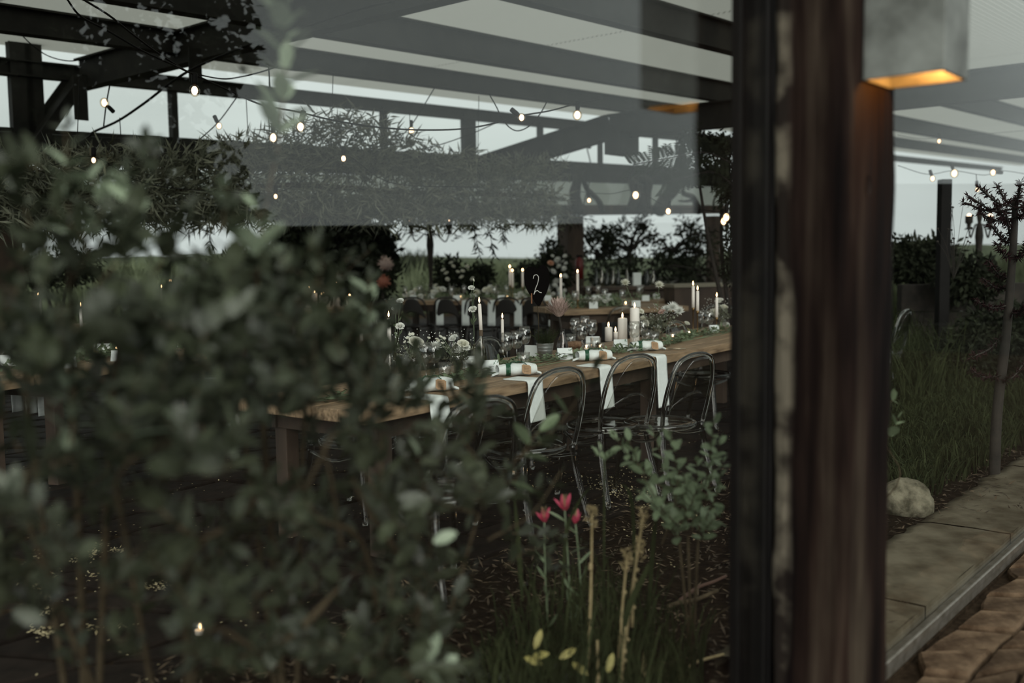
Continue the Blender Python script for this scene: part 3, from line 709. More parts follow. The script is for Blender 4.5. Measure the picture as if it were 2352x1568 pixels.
def tea_mesh():
    t = thing('tealight', None, None)
    m = MB(); m.lathe([(.001, .004), (.030, .004), (.031, .03), (.035, .062), (.037, .062), (.034, .03), (.033, 0), (.001, 0)], 18); m.build('holder', M_wine, t, smooth=True)
    m = MB(); m.lathe([(.001, .006), (.019, .006), (.019, .022), (.001, .022)], 14); m.build('wax', M_wax, t, smooth=False)
    m = MB(); m.ball((0, 0, .034), .0055, 8, 6, (1, 1, 1.9)); m.build('flame', M_flame, t, smooth=True); return t
def tealight(px_, py, label, group, zt=.76, sc=1, loc=None): return proto('tea', tea_mesh, label, 'candle', loc if loc is not None else G(px_, py, zt), 0, group, sc)
def candle(base, h, r, label, group=None, tilt=(0, 0), name='taper_candle', fl=1):
    t = thing(name, label, 'candle', base, 0, group)
    m = MB(); m.lathe([(.001, 0), (r * .95, 0), (r, h * .5), (r * .98, h - r * .8), (r * .7, h - r * .1), (r * .25, h - r * .02), (.001, h - r * .1)] if name == 'taper_candle' else [(.001, 0), (r, 0), (r, h - .008), (r * .93, h), (r * .5, h + .003), (r * .1, h + .006), (.001, h + .006)], 16); m.build('wax', M_wax, t, smooth=True)
    m = MB(); m.tube([(0, 0, h - .004), (.0005, 0, h + .012)], .0009, 5); m.build('wick', M_wick, t)
    s_ = fl; m = MB(); m.lathe([(.0008, h + .006), (.0035 * s_, h + .011), (.0052 * s_, h + .018), (.0042 * s_, h + .027), (.0018 * s_, h + .037), (.0003, h + .043)], 10); m.build('flame', M_flame, t, smooth=True)
    t.rotation_euler = (tilt[0], tilt[1], 0); return t
def hpx(bpy_, top, base): return (bpy_ - top) / f * base.y
def bottle(base, h, r, neck, label, mt, group=None, sleeve=None):
    t = thing('glass_bottle', label, 'bottle', base, 0, group)
    m = MB(); m.lathe([(.001, 0), (r, 0), (r * 1.02, .01), (r, h * .35), (r * .75, h * .55), (neck * 1.2, h * .78), (neck, h * .85), (neck, h), (neck * .8, h), (neck * .8, h * .85), (r * .7, h * .54), (r * .95, h * .34), (r * .95, .006), (.001, .006)], 18); m.build('bottle_body', mt, t, smooth=True)
    if sleeve: m = MB(); m.lathe([(neck * 1.08, h * .84), (neck * 1.12, h * 1.005), (neck * .9, h * 1.005)], 16); m.build('neck_sleeve', sleeve, t, smooth=True)
    return t
M_cork = mat('brown_neck', (.09, .06, .035), .7)
GB = 'tapers standing in bottles'
# tapers in bottles
b = G(896, 862, .76); hb = hpx(862, 800, b); bottle(b, hb, .036, .0115, 'bottle with dusty brown neck under the tallest left taper', M_bottle, 'candle bottles', M_cork)
candle(b + Z * hb, hpx(800, 729, b), .0125, 'tall white taper standing left of the white garden rose')
b = G(1106, 840, .76); hb = hpx(840, 757, b); bottle(b, hb, .036, .0115, 'clear bottle with brown neck beside the leftmost place card', M_bottle, 'candle bottles', M_cork)
candle(b + Z * hb, hpx(757, 696, b), .0115, 'slightly leaning taper in the bottle beside the small white rose', tilt=(0, -.04))
b = G(1155, 815, .76); hb = hpx(815, 785, b); bottle(b, hb, .03, .0115, 'small bottle half hidden behind the wine glasses', M_bottle, 'candle bottles')
candle(b + Z * hb, hpx(785, 732, b), .0105, 'white taper with bright flame right of the clear bottle')
b = G(832, 850, .76); hb = hpx(850, 805, b); bottle(b, hb, .033, .0115, 'bottle hidden among leaves under the far left taper', M_bottle, 'candle bottles')
candle(b + Z * hb, hpx(805, 752, b), .0115, 'taper whose flame shows at the edge of the shrub leaves')
# pillars
for (a, bb, tp, r, lab) in ((1398, 783, 751, .031, 'short thick pillar candle, lowest of the lit pillars'), (1430, 794, 730, .037, 'middle height pillar candle between the short and the tallest'), (1458, 798, 707, .036, 'tallest thick pillar candle with a bright flame'), (1414, 779, 762, .018, 'little white candle squeezed between two pillar candles')):
    b = G(a, bb, .76); candle(b, hpx(bb, tp, b), r, lab, name='pillar_candle', fl=1.25)
# brass holders
def holder(b, h, label):
    t = thing('brass_candlestick', label, 'candlestick', b)
    m = MB(); m.lathe([(.001, 0), (.045, 0), (.045, .006), (.008, .014), (.005, .03), (.005, h - .03), (.011, h - .022), (.014, h), (.010, h), (.001, h - .01)], 14); m.build('stick', M_brass, t, smooth=True)
for (a, bb, m_, tp, lab, l2) in ((1592, 765, 706, 656, 'taller taper of the close pair on brass stick', 'brass stick holding the taller of the paired tapers'), (1602, 771, 713, 667, 'shorter taper of the close pair on brass stick', 'brass stick holding the shorter of the paired tapers'), (1646, 757, 728, 682, 'single taper in front of the cream roses by the window frame', 'low brass stick in front of the cream roses')):
    b = G(a, bb, .76); hh = hpx(bb, m_, b); holder(b, hh, l2); candle(b + Z * hh, hpx(m_, tp, b), .0135, lab)
# wine glasses
WGs = [(979, 872, 'wine glass in front of the garden rose, leftmost of the front pair'), (998, 870, 'wine glass in front of the spiky white bloom'), (1043, 838, 'wine glass behind the small white rose'),
       (1165, 838, 'wine glass overlapping the short taper'), (1187, 832, 'wine glass between the taper and the potted herb'), (1206, 822, 'tallest looking wine glass left of the potted herb'),
       (1321, 792, 'wine glass furthest left of the cluster beside the brown vase'), (1344, 784, 'tallest wine glass in the cluster beside the brown vase'), (1337, 808, 'frontmost wine glass beside the brown vase'), (1360, 796, 'rightmost wine glass of the cluster beside the brown vase'),
       (1457, 806, 'wine glass in front of the tallest pillar candle'), (1476, 796, 'wine glass just right of the tallest pillar candle'), (1612, 766, 'wine glass right of the paired tapers'), (1628, 770, 'wine glass in front of the blue grey place card')]
for a, b_, lab in WGs: wineglass(a, b_, lab, 'wine glasses on the front table', sc=ru(1.0, 1.08))
for a, b_, lab in ((1021, 872, 'tumbler in front of the flower vase'), (1203, 845, 'tumbler behind the tied napkin with kraft tag'), (1312, 796, 'tumbler behind the brown vase'), (1368, 806, 'tumbler beside the tealight pair'), (1503, 790, 'tumbler under the chrysanthemums'), (1488, 786, 'tumbler right of the pillar candles')):
    proto('tum', tumbler_mesh, lab, 'glass', G(a, b_, .76), 0, 'tumblers on the front table')
for a, b_, lab in ((1082, 845, 'tealight glowing beside the candle bottle'), (1347, 806, 'tealight left of the pair by the brown vase'), (1378, 805, 'tealight in a fluted cup right of the pair'), (1545, 780, 'tealight alone on bare wood below the chrysanthemums'), (1583, 772, 'tealight beside the brass candlesticks')):
    tealight(a, b_, lab, 'tealights on the front table')
# napkins with ribbon, tag, drape
def scribble(m, o, X, Y, w_, n, r=.0006):
    pts = []
    for i in range(n * 6 + 1):
        t_ = i / (n * 6); pts.append(o + X * (w_ * (t_ - .5) + .15 * w_ / n * math.sin(i * 2.1)) + Y * (w_ * .10 * math.sin(i * 1.55) * (1.4 if i < 5 else .8)))
    m.tube(pts, r, 4)
def napkin(px_, py, ang, dpx, dpy, drop, label, tagout=True, L_=.235):
    c = G(px_, py, .79); t = thing('tied_napkin', label, 'napkin', (c.x, c.y, .7615), ang, 'napkins tied with green ribbon')
    loc = Vector((c.x, c.y, .7615)); rot = Matrix.Rotation(-ang, 3, 'Z')
    m = MB(); n_ = 26
    def fn(i, j):
        x_ = (i - .5) * L_; a = j * 2 * PI; q = 1 - .55 * max(0, abs(i - .5) * 2 - .55) ** 1.2 ; pinch = 1 - .22 * math.exp(-((i - .28) / .06) ** 2)
        ry = .052 * q * pinch * (1 + .05 * math.sin(a * 3 + i * 9)); rz_ = .037 * q * pinch * (1 + .06 * math.sin(a * 2 + i * 14))
        return Vector((x_, ry * math.cos(a), .037 + rz_ * math.sin(a)))
    m.sheet(fn, 22, 22); 
    for s_ in (-1, 1):   # fold ends
        m.sheet(lambda i, j, s_=s_: Vector((s_ * (L_ * .44 + .05 * i), (j - .5) * .07 * (1 - .6 * i), .022 + .012 * math.sin(j * 6) - .018 * i)), 4, 6)
    m.build('rolled_cloth', M_cloth, t, smooth=True, solid=.0)
    m = MB()
    m.sheet(lambda i, j: Vector((-.052 + .028 * (j - .5) + .012 * math.cos(i * 2 * PI), .0500 * math.cos(i * 2 * PI), .038 + .0370 * math.sin(i * 2 * PI))), 24, 2)
    rbn = m.build('ribbon_band', M_ribbon, t, smooth=True)
    m = MB()
    for k in range(5): m.box((-.055, -.0512 + .0002 * k, .026 + .007 * k), (.004, .0006, .004))
    m.build('ribbon_print', M_ribtext, rbn)
    m = MB()
    for (a_, l_) in ((.5, .06), (-.6, .065), (2.2, .05), (-2.7, .055), (0, .09)):
        m.sheet(lambda i, j, a_=a_, l_=l_: Vector((.0 + math.cos(a_) * l_ * i - math.sin(a_) * .011 * (j - .5), math.sin(a_) * l_ * i + math.cos(a_) * .011 * (j - .5), .076 + .012 * math.sin(i * PI) - .01 * i)), 7, 1)
    m.build('ribbon_bow', M_ribbon, t, smooth=True, solid=.001)
    if tagout:
        m = MB(); m.box((0, 0, 0), (.058, .0015, .048)); m.box((0, 0, 0), (.044, .0016, .058))
        tg = m.build('kraft_label', M_kraft, t, (.045, -.057, .040)); tg.rotation_euler = (-.45, .18, .1)
        m = MB()
        for k in range(4): scribble(m, Vector((0, -.0012, .016 - .010 * k)), Vector((1, 0, 0)), Vector((0, 0, 1)), .036, 4, .0004)
        m.build('handwriting', M_ink, tg)
    # drape over the edge (built in world then moved into local)
    ev = G(dpx, dpy, .762); uu = (ev - E0).dot(t2); m = MB(); hw = .072
    prof = [(.16, .7645), (.08, .7645), (.015, .7650), (-.006, .762), (-.014, .750), (-.017, .73)] + [(-.018 - .004 * k, .73 - (drop - .03) * (k + 1) / 6) for k in range(6)]
    def df(i, j):
        a = i * (len(prof) - 1); k = min(int(a), len(prof) - 2); r = a - k; v_ = prof[k][0] * (1 - r) + prof[k + 1][0] * r; z = prof[k][1] * (1 - r) + prof[k + 1][1] * r
        fl = 0; sh = (z - .76) * .03
        p = E0 + t2 * (uu + (j - .5) * 2 * hw * (1 + (.76 - z) * .25) + sh) + n2 * (v_ - fl * .5); p.z = z
        return rot @ (p - loc)
    m.sheet(df, 44, 8); m.build('hanging_cloth', M_cloth, t, smooth=True, solid=.006)
    return t
napkin(988, 886, .30, 1030, 917, .15, 'tied napkin nearest the viewer with a curling kraft label')
napkin(1186, 851, .30, 1232, 873, .23, 'tied napkin with legible kraft tag, beside the leftmost place card')
napkin(1364, 818, .28, 1396, 842, .26, 'tied napkin partly behind the blurred leaf sprig')
napkin(1484, 796, .28, 1519, 817, .35, 'tied napkin right of the front, its cloth hanging longest')
# cutlery
def fork_m():
    t = thing('fork', None, None); m = MB(); m.tube([(0, -.09, .004), (0, -.02, .007), (0, .03, .005)], [.004, .0025, .003], 6)
    m.box((0, .042, .004), (.020, .022, .002))
    for k in range(4): m.box((-.0085 + .0057 * k, .072, .005), (.0026, .042, .0018))
    m.build('fork_metal', M_silver, t, smooth=False); return t
def knife_m():
    t = thing('knife', None, None); m = MB(); m.tube([(0, -.10, .005), (0, -.01, .005)], [.0055, .004], 6); m.sheet(lambda i, j: Vector(((j - .3) * .018 * (1 - i ** 4), -.01 + .12 * i, .005)), 8, 2); m.build('knife_metal', M_silver, t, solid=.0015); return t
def spoon_m():
    t = thing('spoon', None, None); m = MB(); m.tube([(0, -.09, .005), (0, 0, .008), (0, .04, .005)], [.004, .0025, .003], 6); m.ball((0, .065, .006), .019, 10, 6, (1, 1.5, .25)); m.build('spoon_metal', M_silver, t, smooth=True); return t
for i, (a, b_, who) in enumerate(((1052, 891, 'nearest the viewer'), (1243, 856, 'right of the second tied napkin'), (1415, 825, 'right of the leaf covered napkin'), (1543, 803, 'right of the last tied napkin'))):
    c = G(a, b_, .7605)
    for k, (ky, mk, nm) in enumerate((('fork', fork_m, 'fork'), ('knife', knife_m, 'knife'), ('spoon', spoon_m, 'spoon'))):
        proto(ky, mk, 'bronze toned %s laid on the wood %s' % (nm, who), nm, c + t2 * (.03 * (k - 1)), r2 + ru(-.1, .1) + .35, 'bronze cutlery on the front table')
# place cards
def card(px_, py, yaw, label, word, zt=.76, back=False, sc=1):
    c = G(px_, py, zt); t = thing('place_card', label, 'card', c, yaw, 'folded place cards'); w_, h = .105 * sc, .078 * sc
    m = MB()
    for s_ in (-1, 1): m.add([(-w_ / 2, s_ * .030, 0), (w_ / 2, s_ * .030, 0), (w_ / 2, 0, h), (-w_ / 2, 0, h)], [(0, 1, 2, 3)])
    m.build('folded_card', M_card, t, solid=.0008)
    if back: return t
    nrm = Vector((0, -h, .03)).normalized(); X = Vector((1, 0, 0)); Y = X.cross(-nrm).normalized() * -1
    Y = Vector((0, .03, h)).normalized(); o = Vector((0, -.015, h / 2)) + Vector((0, -h, .03)).normalized() * .0012 
    m = MB(); scribble(m, o + X * .004, X, Y, .036, word, .0007); m.build('handwritten_name', M_ink, t)
    m = MB()
    for (cx, cy) in ((.036, .026), (-.034, -.026)):
        for k in range(7): m.leaf(o + X * (cx + ru(-.012, .012)) + Y * (cy + ru(-.006, .006)), X * ru(-1, 1) + Y * ru(-.3, 1), -nrm, .011, .005, thin=True, curl=0)
    m.build('printed_sprigs', M_sprig, t); return t
card(1126, 856, .26, 'white place card leftmost on the front table, beside the bottle', 4)
card(1297, 825, .22, 'white place card below the brown protea vase', 4)
card(1425, 803, .22, 'white place card in front of the middle pillar candle', 5)
card(1084, 845, 2.9, 'place card turned away behind the tealight and bottle', 3, back=True)
card(1222, 818, 2.6, 'place card turned away left of the zinc pot', 3, back=True)
card(1362, 795, 2.9, 'place card turned away behind the tealights', 3, back=True)
card(1640, 762, .2, 'small place card right of the paired tapers', 3, sc=.8)
# zinc pot with herb, heart sign, protea
b = G(1252, 822, .76); pot = thing('potted_herb', 'green thyme growing in a ribbed zinc pot', 'plant', b)
m = MB(); m.lathe([(.001, .004), (.048, .0), (.053, .05), (.055, .052), (.054, .056), (.056, .07), (.058, .072), (.057, .076), (.060, .100), (.063, .104), (.058, .104), (.055, .09), (.001, .09)], 24); m.build('zinc_pot', M_zinc, pot, smooth=True)
m = MB()
for _ in range(150):
    a = ru(0, 6.28); r = ru(0, .05); s_ = Vector((r * math.cos(a), r * math.sin(a), .09)); d_ = Vector((math.cos(a) * ru(.1, .9), math.sin(a) * ru(.1, .9), 1)).normalized(); l_ = ru(.05, .13)
    m.tube([s_, s_ + d_ * l_], .0006, 3, False)
    for k in range(9): m.leaf(s_ + d_ * l_ * (k + 1) / 9, (rvec() + d_).normalized(), rvec(), .011, .0035, thin=True)
o = m.build('herb_foliage', M_grass, pot); o['kind'] = 'stuff'
hs = thing('heart_sign', 'black heart shaped chalk sign numbered 2 on a thin stick', 'sign', b + Vector((-.045, -.01, .09)))
cH = P(1234, 653, b.y - .02) - hs.location
m = MB(); bot = Vector((0, 0, -.05)); m.tube([bot, cH * .5 + Vector((.004, 0, -.02)), cH + Vector((-.012, .006, -.02))], .0025, 6); m.build('stick', M_branch, hs, smooth=True)
k_ = b.y / f; hp = []
shp = [(1248, 608), (1258, 616), (1263, 632), (1262, 650), (1256, 670), (1247, 687), (1238, 703), (1230, 697), (1222, 684), (1210, 665), (1205, 648), (1204, 630), (1209, 617), (1218, 612), (1228, 613), (1235, 617), (1240, 611)]
q = [Vector(((x_ - 1234) * k_, 0, (653 - y_) * k_)) for x_, y_ in shp]; q = spline(q + [q[0]], 4)[:-1]
m = MB(); n_ = len(q); m.add([p + Vector((0, -.003, 0)) for p in q] + [p + Vector((0, .003, 0)) for p in q], [tuple(range(n_)), tuple(range(2 * n_ - 1, n_ - 1, -1))] + [(i, n_ + i, n_ + (i + 1) % n_, (i + 1) % n_) for i in range(n_)])
hb_ = m.build('heart_board', M_black_sign, hs, cH)
two = [(1225, 640), (1227, 633), (1233, 631), (1237, 637), (1235, 650), (1230, 662), (1227, 674), (1229, 670), (1234, 667), (1239, 671), (1244, 672)]
two = two[:7] + [(1226, 675)] + two[7:]
m = MB(); m.tube(spline([Vector(((x_ - 1234) * k_, -.0045, (653 - y_) * k_)) for x_, y_ in two], 5), .0024, 6); m.build('chalk_number', M_chalk, hb_, smooth=True)
m = MB(); m.box(cH + Vector((-.040, -.006, -.095)), (.008, .012, .07)); m.build('wooden_peg', mat('peg_wood', (.25, .10, .04), .7), hs)
b = G(1292, 812, .76); hb = hpx(812, 756, b); bottle(b, hb, .044, .016, 'brown glass flask vase holding the protea', clear_mat('amber_glass', (.50, .36, .30), .10), None)
pr = thing('protea_flower', 'single dusty pink protea on a dark stem in the brown flask', 'flower', b + Z * (hb * .5))
top = P(1283, 712, b.y) - pr.location; m = MB(); m.tube([(0, 0, -.04), (0, 0, .06), top - Vector((0, 0, .03))], [.004, .005, .010], 7); m.build('stem', M_bark, pr, smooth=True)
bloom(pr, 'protea', top + Vector((0, 0, .03)), .085, M_protea, d_=(-.05, -.05, 1))
# flowers
def arrangement(label, base, blooms, n_fol, spread, hgt, group=None, vase=True, fol=M_garland, tall=()):
    t = thing('flower_arrangement', label, 'flowers', base, 0, group); base = Vector(base)
    if vase: m = MB(); m.lathe([(.001, .004), (.040, .003), (.042, .06), (.040, .12), (.044, .125), (.046, .12), (.046, .002), (.001, 0)], 18); m.build('glass_vase', M_wine, t, smooth=True)
    sm = MB()
    for i, (px_, py, r, kind, mt) in enumerate(blooms):
        p = P(px_, py, base.y + ru(-.06, .03)) - base; bloom(t, kind, p, r, mt)
        sm.tube(spline([(ru(-.02, .02), ru(-.02, .02), .01), (p.x * .3, p.y * .3, max(.08, p.z * .5)), p - Vector((0, 0, r * .3))], 4), .0016, 5)
        if i < len(tall) and tall[i]: 
            for k in range(5): sm.leaf(p * ru(.4, .8), rvec(), rvec(), .035, .014, thin=True)
    sm.build('stems', M_sage, t, smooth=True)
    m = MB()
    for _ in range(int(n_fol * .6)):
        a = ru(0, 6.28); l_ = hgt * ru(.4, .85); o_ = Vector((math.cos(a) * spread * ru(.2, 1), math.sin(a) * spread * ru(.2, 1), l_)); s_ = Vector((0, 0, .08))
        for k in range(8): m.leaf(s_.lerp(o_, .3 + .7 * k / 8) + rvec() * .01, (rvec() + Z * .4), rvec(), ru(.018, .035), ru(.008, .015), thin=True)
    o = m.build('foliage', fol, t); o['kind'] = 'stuff'
    m = MB()
    for _ in range(n_fol * 3):
        a = ru(0, 6.28); rnd() < .35 and m.ball(Vector((math.cos(a) * spread * ru(.1, 1.1), math.sin(a) * spread * ru(.1, 1.1), hgt * ru(.4, 1.15))), .0032, 4, 3)
    o = m.build('tiny_blossoms', M_petalw, t); o['kind'] = 'stuff'; return t
c1 = G(965, 870, .76) + n2 * .05; c2 = G(1052, 862, .76)
arrangement('low arrangement around one large cream garden rose', c1, [(956, 786, .058, 'rose', M_petal), (999, 797, .045, 'mum', M_petalw), (942, 768, .014, 'small', M_petal), (936, 776, .014, 'small', M_petal), (948, 767, .013, 'small', M_petal), (930, 785, .013, 'small', M_petal), (933, 800, .013, 'small', M_petal), (985, 776, .013, 'small', M_petal)], 60, .13, .25)
arrangement('arrangement of small white roses and filler right of the large rose', c2, [(1041, 776, .033, 'rose', M_petalw), (1064, 789, .042, 'rose', M_petal), (1057, 806, .038, 'mum', M_petalw), (1012, 773, .015, 'small', M_petal), (1020, 777, .015, 'small', M_petal), (1006, 782, .015, 'small', M_petal), (1016, 788, .014, 'small', M_petal), (1071, 798, .03, 'rose', M_petalw), (1003, 778, .013, 'small', M_petal)], 60, .13, .24)
def tall_roses(label, base, pts, d_=0):
    t = thing('tall_flower', label, 'flower', base); base = Vector(base); sm = MB(); prev = Vector((0, 0, 0))
    m = MB(); m.lathe([(.001, .003), (.022, .002), (.024, .06), (.011, .10), (.010, .13), (.013, .135), (.008, .13), (.020, .06), (.001, .006)], 14); m.build('bud_vase', M_bottle, t, smooth=True)
    for (px_, py, r, kind) in pts:
        p = P(px_, py, base.y + d_) - base; bloom(t, kind, p, r, M_petalw if kind == 'rose' else M_petal, d_=(ru(-.4, .4), -.7, ru(.3, .9)))
        sm.tube(spline([(0, 0, .02), (0, 0, .12), (p.x * .5, p.y * .5, p.z * .6), p], 5), .0016, 5)
        for k in range(3): sm.leaf(p * ru(.5, .85), (ru(-1, 1), ru(-1, 1), .6), rvec(), .04, .014)
    sm.build('stem', M_sage, t, smooth=True)
tall_roses('tall stem with three white roses beside the left taper', G(908, 858, .76), [(919, 691, .027, 'rose'), (909, 706, .029, 'rose'), (919, 749, .033, 'rose')])
tall_roses('tall stem with a bud and two white roses left of the leaning taper', G(1090, 836, .76), [(1088, 643, .018, 'bud'), (1083, 661, .026, 'rose'), (1086, 710, .031, 'rose')])
tall_roses('tall pale yellow bloom bending left above the pillar candles', G(1480, 776, .76), [(1436, 650, .046, 'mum')])
tall_roses('tall pale yellow bloom above the chrysanthemum arrangement', G(1507, 778, .76), [(1514, 655, .046, 'mum')])
c3 = G(1535, 780, .76) + n2 * .1; c4 = G(1658, 755, .76)
arrangement('arrangement topped by white chrysanthemums beside the pillar candles', c3, [(1545, 706, .058, 'mum', M_petalw), (1530, 712, .05, 'mum', M_petalw), (1560, 714, .05, 'mum', M_petalw), (1520, 716, .035, 'rose', mat('blush_petal', (.62, .42, .36), .7)), (1473, 715, .03, 'rose', M_petal), (1478, 733, .045, 'mum', M_petal), (1484, 742, .035, 'rose', M_petal), (1512, 760, .03, 'mum', M_petal), (1578, 742, .03, 'rose', M_petal)], 110, .19, .26)
arrangement('mass of cream roses against the black window frame', c4, [(1652, 690, .045, 'rose', M_petalw), (1663, 705, .05, 'rose', M_petal), (1640, 718, .05, 'mum', M_petal), (1658, 727, .045, 'rose', M_petal), (1668, 745, .045, 'rose', M_petalw)], 80, .18, .26)
# greenery runner down the middle
m = MB()
for _ in range(1500):
    u = ru(-1.2, 4.4); v = .42 + .10 * math.sin(u * 2.3) + ru(-.08, .08); p = T2(u, v, .765 + ru(0, .035)); m.leaf(p, (ru(-1, 1), ru(-1, 1), ru(-.1, .5)), (ru(-.4, .4), ru(-.4, .4), 1), ru(.03, .055), ru(.016, .03), fold=.1)
for k in range(4):
    m.tube(spline([T2(-1.2 + i * .56, .42 + .08 * math.sin(i * 1.4 + k), .768) for i in range(10)], 4), .0025, 4)
o = m.build('leaf_runner', M_sage); tag(o, 'loose eucalyptus runner down the middle of the front table', 'greenery', kind='stuff')
# dried brown thing behind the flask
b = G(1318, 800, .76); t = thing('dried_seed_pod', 'rough brown dried pod lying behind the flask vase', 'decoration', b + Z * .028, .3)
m = MB(); m.ball((0, 0, 0), .05, 14, 9, (1.7, .8, .6)); m.v = [tuple(Vector(v) * (1 + .2 * noise.noise(Vector(v) * 60))) for v in m.v]; m.build('pod_shell', mat('pod_brown', (.12, .065, .035), .9, col2=(.25, .15, .09), vscale=40, bump=.6), t, smooth=True)
b = G(1592, 752, .76) + n2 * .2; t = thing('dried_seed_pod', 'rough brown dried pod left of the paired tapers', 'decoration', b + Z * .028, .1)
m = MB(); m.ball((0, 0, 0), .05, 14, 9, (2.2, .8, .6)); m.v = [tuple(Vector(v) * (1 + .2 * noise.noise(Vector(v) * 60))) for v in m.v]; m.build('pod_shell', MATS['pod_brown'], t, smooth=True)
# ------------------------------------------------------------------ far table, perpendicular
ZB = .80
u2 = t2.cross(Z); u2 = Vector((n2.x, n2.y, 0)) * -1          # runs to the right and nearer
a0 = P(868, 692, 15.1); a0.z = 0
plank_table('banquet_table', 'long timber table across the back with napkins hanging from its edge', Vector((a0.x, a0.y, 0)), Vector((.93, -.36, 0)).normalized(), Vector((.36, .93, 0)), 4.3, .95, zt=.83)
bd_ = Vector((.93, -.36, 0)).normalized(); bn = Vector((.36, .93, 0)).normalized()
def BT(u, v, z=.83): p = a0 + bd_ * u + bn * v; return Vector((p.x, p.y, z))
def u_at(px_):
    r_ = ray(px_, 690); # solve a0+bd*u on ray x/y
    k = r_.x / r_.y; return (k * a0.y - a0.x) / (bd_.x - k * bd_.y)
def simple_napkin(p, bd, bn, drop, label, group, w_=.11):
    t = thing('hanging_napkin', label, 'napkin', p, math.atan2(bd.y, bd.x), group); m = MB()
    pr_ = [(.22, .003), (.0, .004), (-.012, -.005), (-.016, -.04), (-.02, -drop * .5), (-.024, -drop)]
    def fn(i, j):
        a = i * 5; k = min(int(a), 4); r = a - k; return Vector(((j - .5) * w_ * (1 + .1 * i), pr_[k][0] * (1 - r) + pr_[k + 1][0] * r + .004 * math.sin(j * 6), pr_[k][1] * (1 - r) + pr_[k + 1][1] * r))
    m.sheet(fn, 15, 5); m.build('cloth', M_cloth, t, smooth=True, solid=.005); return t
for (px_, lab) in ((862 + 12, 'napkin hanging at the far table\'s left end'), (1011, 'napkin hanging behind the candelabra pole on the far table'), (1070, 'napkin hanging above the small white rose on the far table'), (1130, 'napkin hanging over the bentwood chair left of the candles'), (1191, 'napkin hanging just left of the heart sign'), (1270, 'napkin hanging behind the protea on the far table')):
    simple_napkin(BT(u_at(px_), 0), bd_, bn, .36, lab, 'napkins hanging from the far table')
rb2 = math.atan2(bn.y, bn.x) - PI / 2
for (px_, lab) in ((1028, 'dark bentwood chair left of the leaning taper at the far table'), (1166, 'dark bentwood chair above the short taper at the far table'), (1225, 'dark bentwood chair behind the heart sign'), (1100, 'dark bentwood chair behind the small white roses'), (875, 'dark bentwood chair at the left end of the far table'), (950, 'dark bentwood chair above the garden rose')):
    p = BT(u_at(px_), -.05, 0); chair_at(*PIX((p.x, p.y, .88)), rb2 + ru(-.15, .15), lab, 'dark bentwood chairs at the far table', 'bentwood_chair')
def dress_table(fn, L_, Wd, n, tag_txt, tapers=(), seed=1, small=True):
    random.seed(seed)
    ORD = ('first', 'second', 'third', 'fourth', 'fifth', 'sixth', 'seventh')
    for i in range(n):
        u = L_ * (i + .5) / n
        for v in (.16, Wd - .16):
            row = '%s from left, %s row, ' % (ORD[i], 'front' if v < .4 else 'back')
            wineglass(0, 0, 'wine glass, ' + row + tag_txt, 'wine glasses ' + tag_txt, loc=fn(u + ru(-.05, .05), v + (.10 if v < .4 else -.10)))
            p = fn(u + .16, v); t = thing('place_card', 'white card, ' + row + tag_txt, 'card', p, ru(-.3, .3), 'cards ' + tag_txt); m = MB(); m.add([(-.05, -.03, 0), (.05, -.03, 0), (.05, 0, .075), (-.05, 0, .075), (.05, .03, 0), (-.05, .03, 0)], [(0, 1, 2, 3), (3, 2, 4, 5)]); m.build('folded_card', M_card, t, solid=.001)
        tealight(0, 0, 'tealight, %s from left, ' % ORD[i] + tag_txt, 'tealights ' + tag_txt, loc=fn(u + .1, Wd / 2 + ru(-.2, .2)), sc=1.3)
    m = MB()
    for _ in range(500):
        p = fn(ru(.1, L_ - .1), Wd / 2 + ru(-.12, .12)); p.z += ru(.005, .08); m.leaf(p, rvec(), rvec(), ru(.04, .08), .03, thin=True)
    o = m.build('leaf_runner', M_sage); tag(o, 'loose leafy runner lying ' + tag_txt, 'greenery', kind='stuff')
dress_table(BT, 4.3, .95, 6, 'on the long table across the back', seed=3)
for i, (a, tp, lab) in enumerate(((1146, 615, 'tallest left taper of three on the far table'), (1152, 624, 'second taper from left of three on the far table'), (1176, 623, 'right hand taper of three on the far table'))):
    b = BT(u_at(a), .45); h = hpx(PIX(b)[1], tp, b); holder(b, h * .45, 'dark stick under the %s far taper' % ('first', 'second', 'third')[i]); candle(b + Z * h * .45, h * .55, .017, lab, fl=2)
for k, (a, pyy) in enumerate(((1005, 662), (1115, 665), (1215, 668), (945, 672))):
    b = BT(u_at(a), .5); arrangement('low mixed arrangement on the far table, number %d from the candles'.replace(', number %d from the candles', (' beneath the candelabra', ' beside the three tapers', ' behind the heart sign', ' at its left part')[k]), b, [(a + ru(-22, 22), pyy + ru(-6, 12), ru(.04, .07), random.choice(['rose', 'mum']), random.choice([M_petal, M_petalw])) for _ in range(7)], 50, .22, .22)
# right hand round-ish table behind the main table: straight plank table
a1 = P(1296, 712, 11.2); a1.z = 0; rd_ = Vector((.94, .34, 0)).normalized(); rn = Vector((-.34, .94, 0))
zr = P(1296, 712, 11.2).z
plank_table('banquet_table', 'timber table behind the pillar candles, set with two tapers', Vector((a1.x, a1.y, 0)), rd_, rn, 1.6, .95, zt=zr)
def RT(u, v, z=None): p = a1 + rd_ * u + rn * v; return Vector((p.x, p.y, zr))
dress_table(RT, 1.1, .95, 2, 'on the table behind the pillar candles', seed=4)
for a, pb2, tp, lab in ((1310, 690, 637, 'lone taper right of the heart sign'), (1350, 690, 627, 'taller lone taper under the red extinguisher')):
    b = RT((P(a, 690, 11.4).x - a1.x) / rd_.x, .3); h = hpx(PIX(b)[1], tp, b); holder(b, h * .25, 'stick under the ' + lab); candle(b + Z * h * .25, h * .75, .015, lab, fl=1.7)
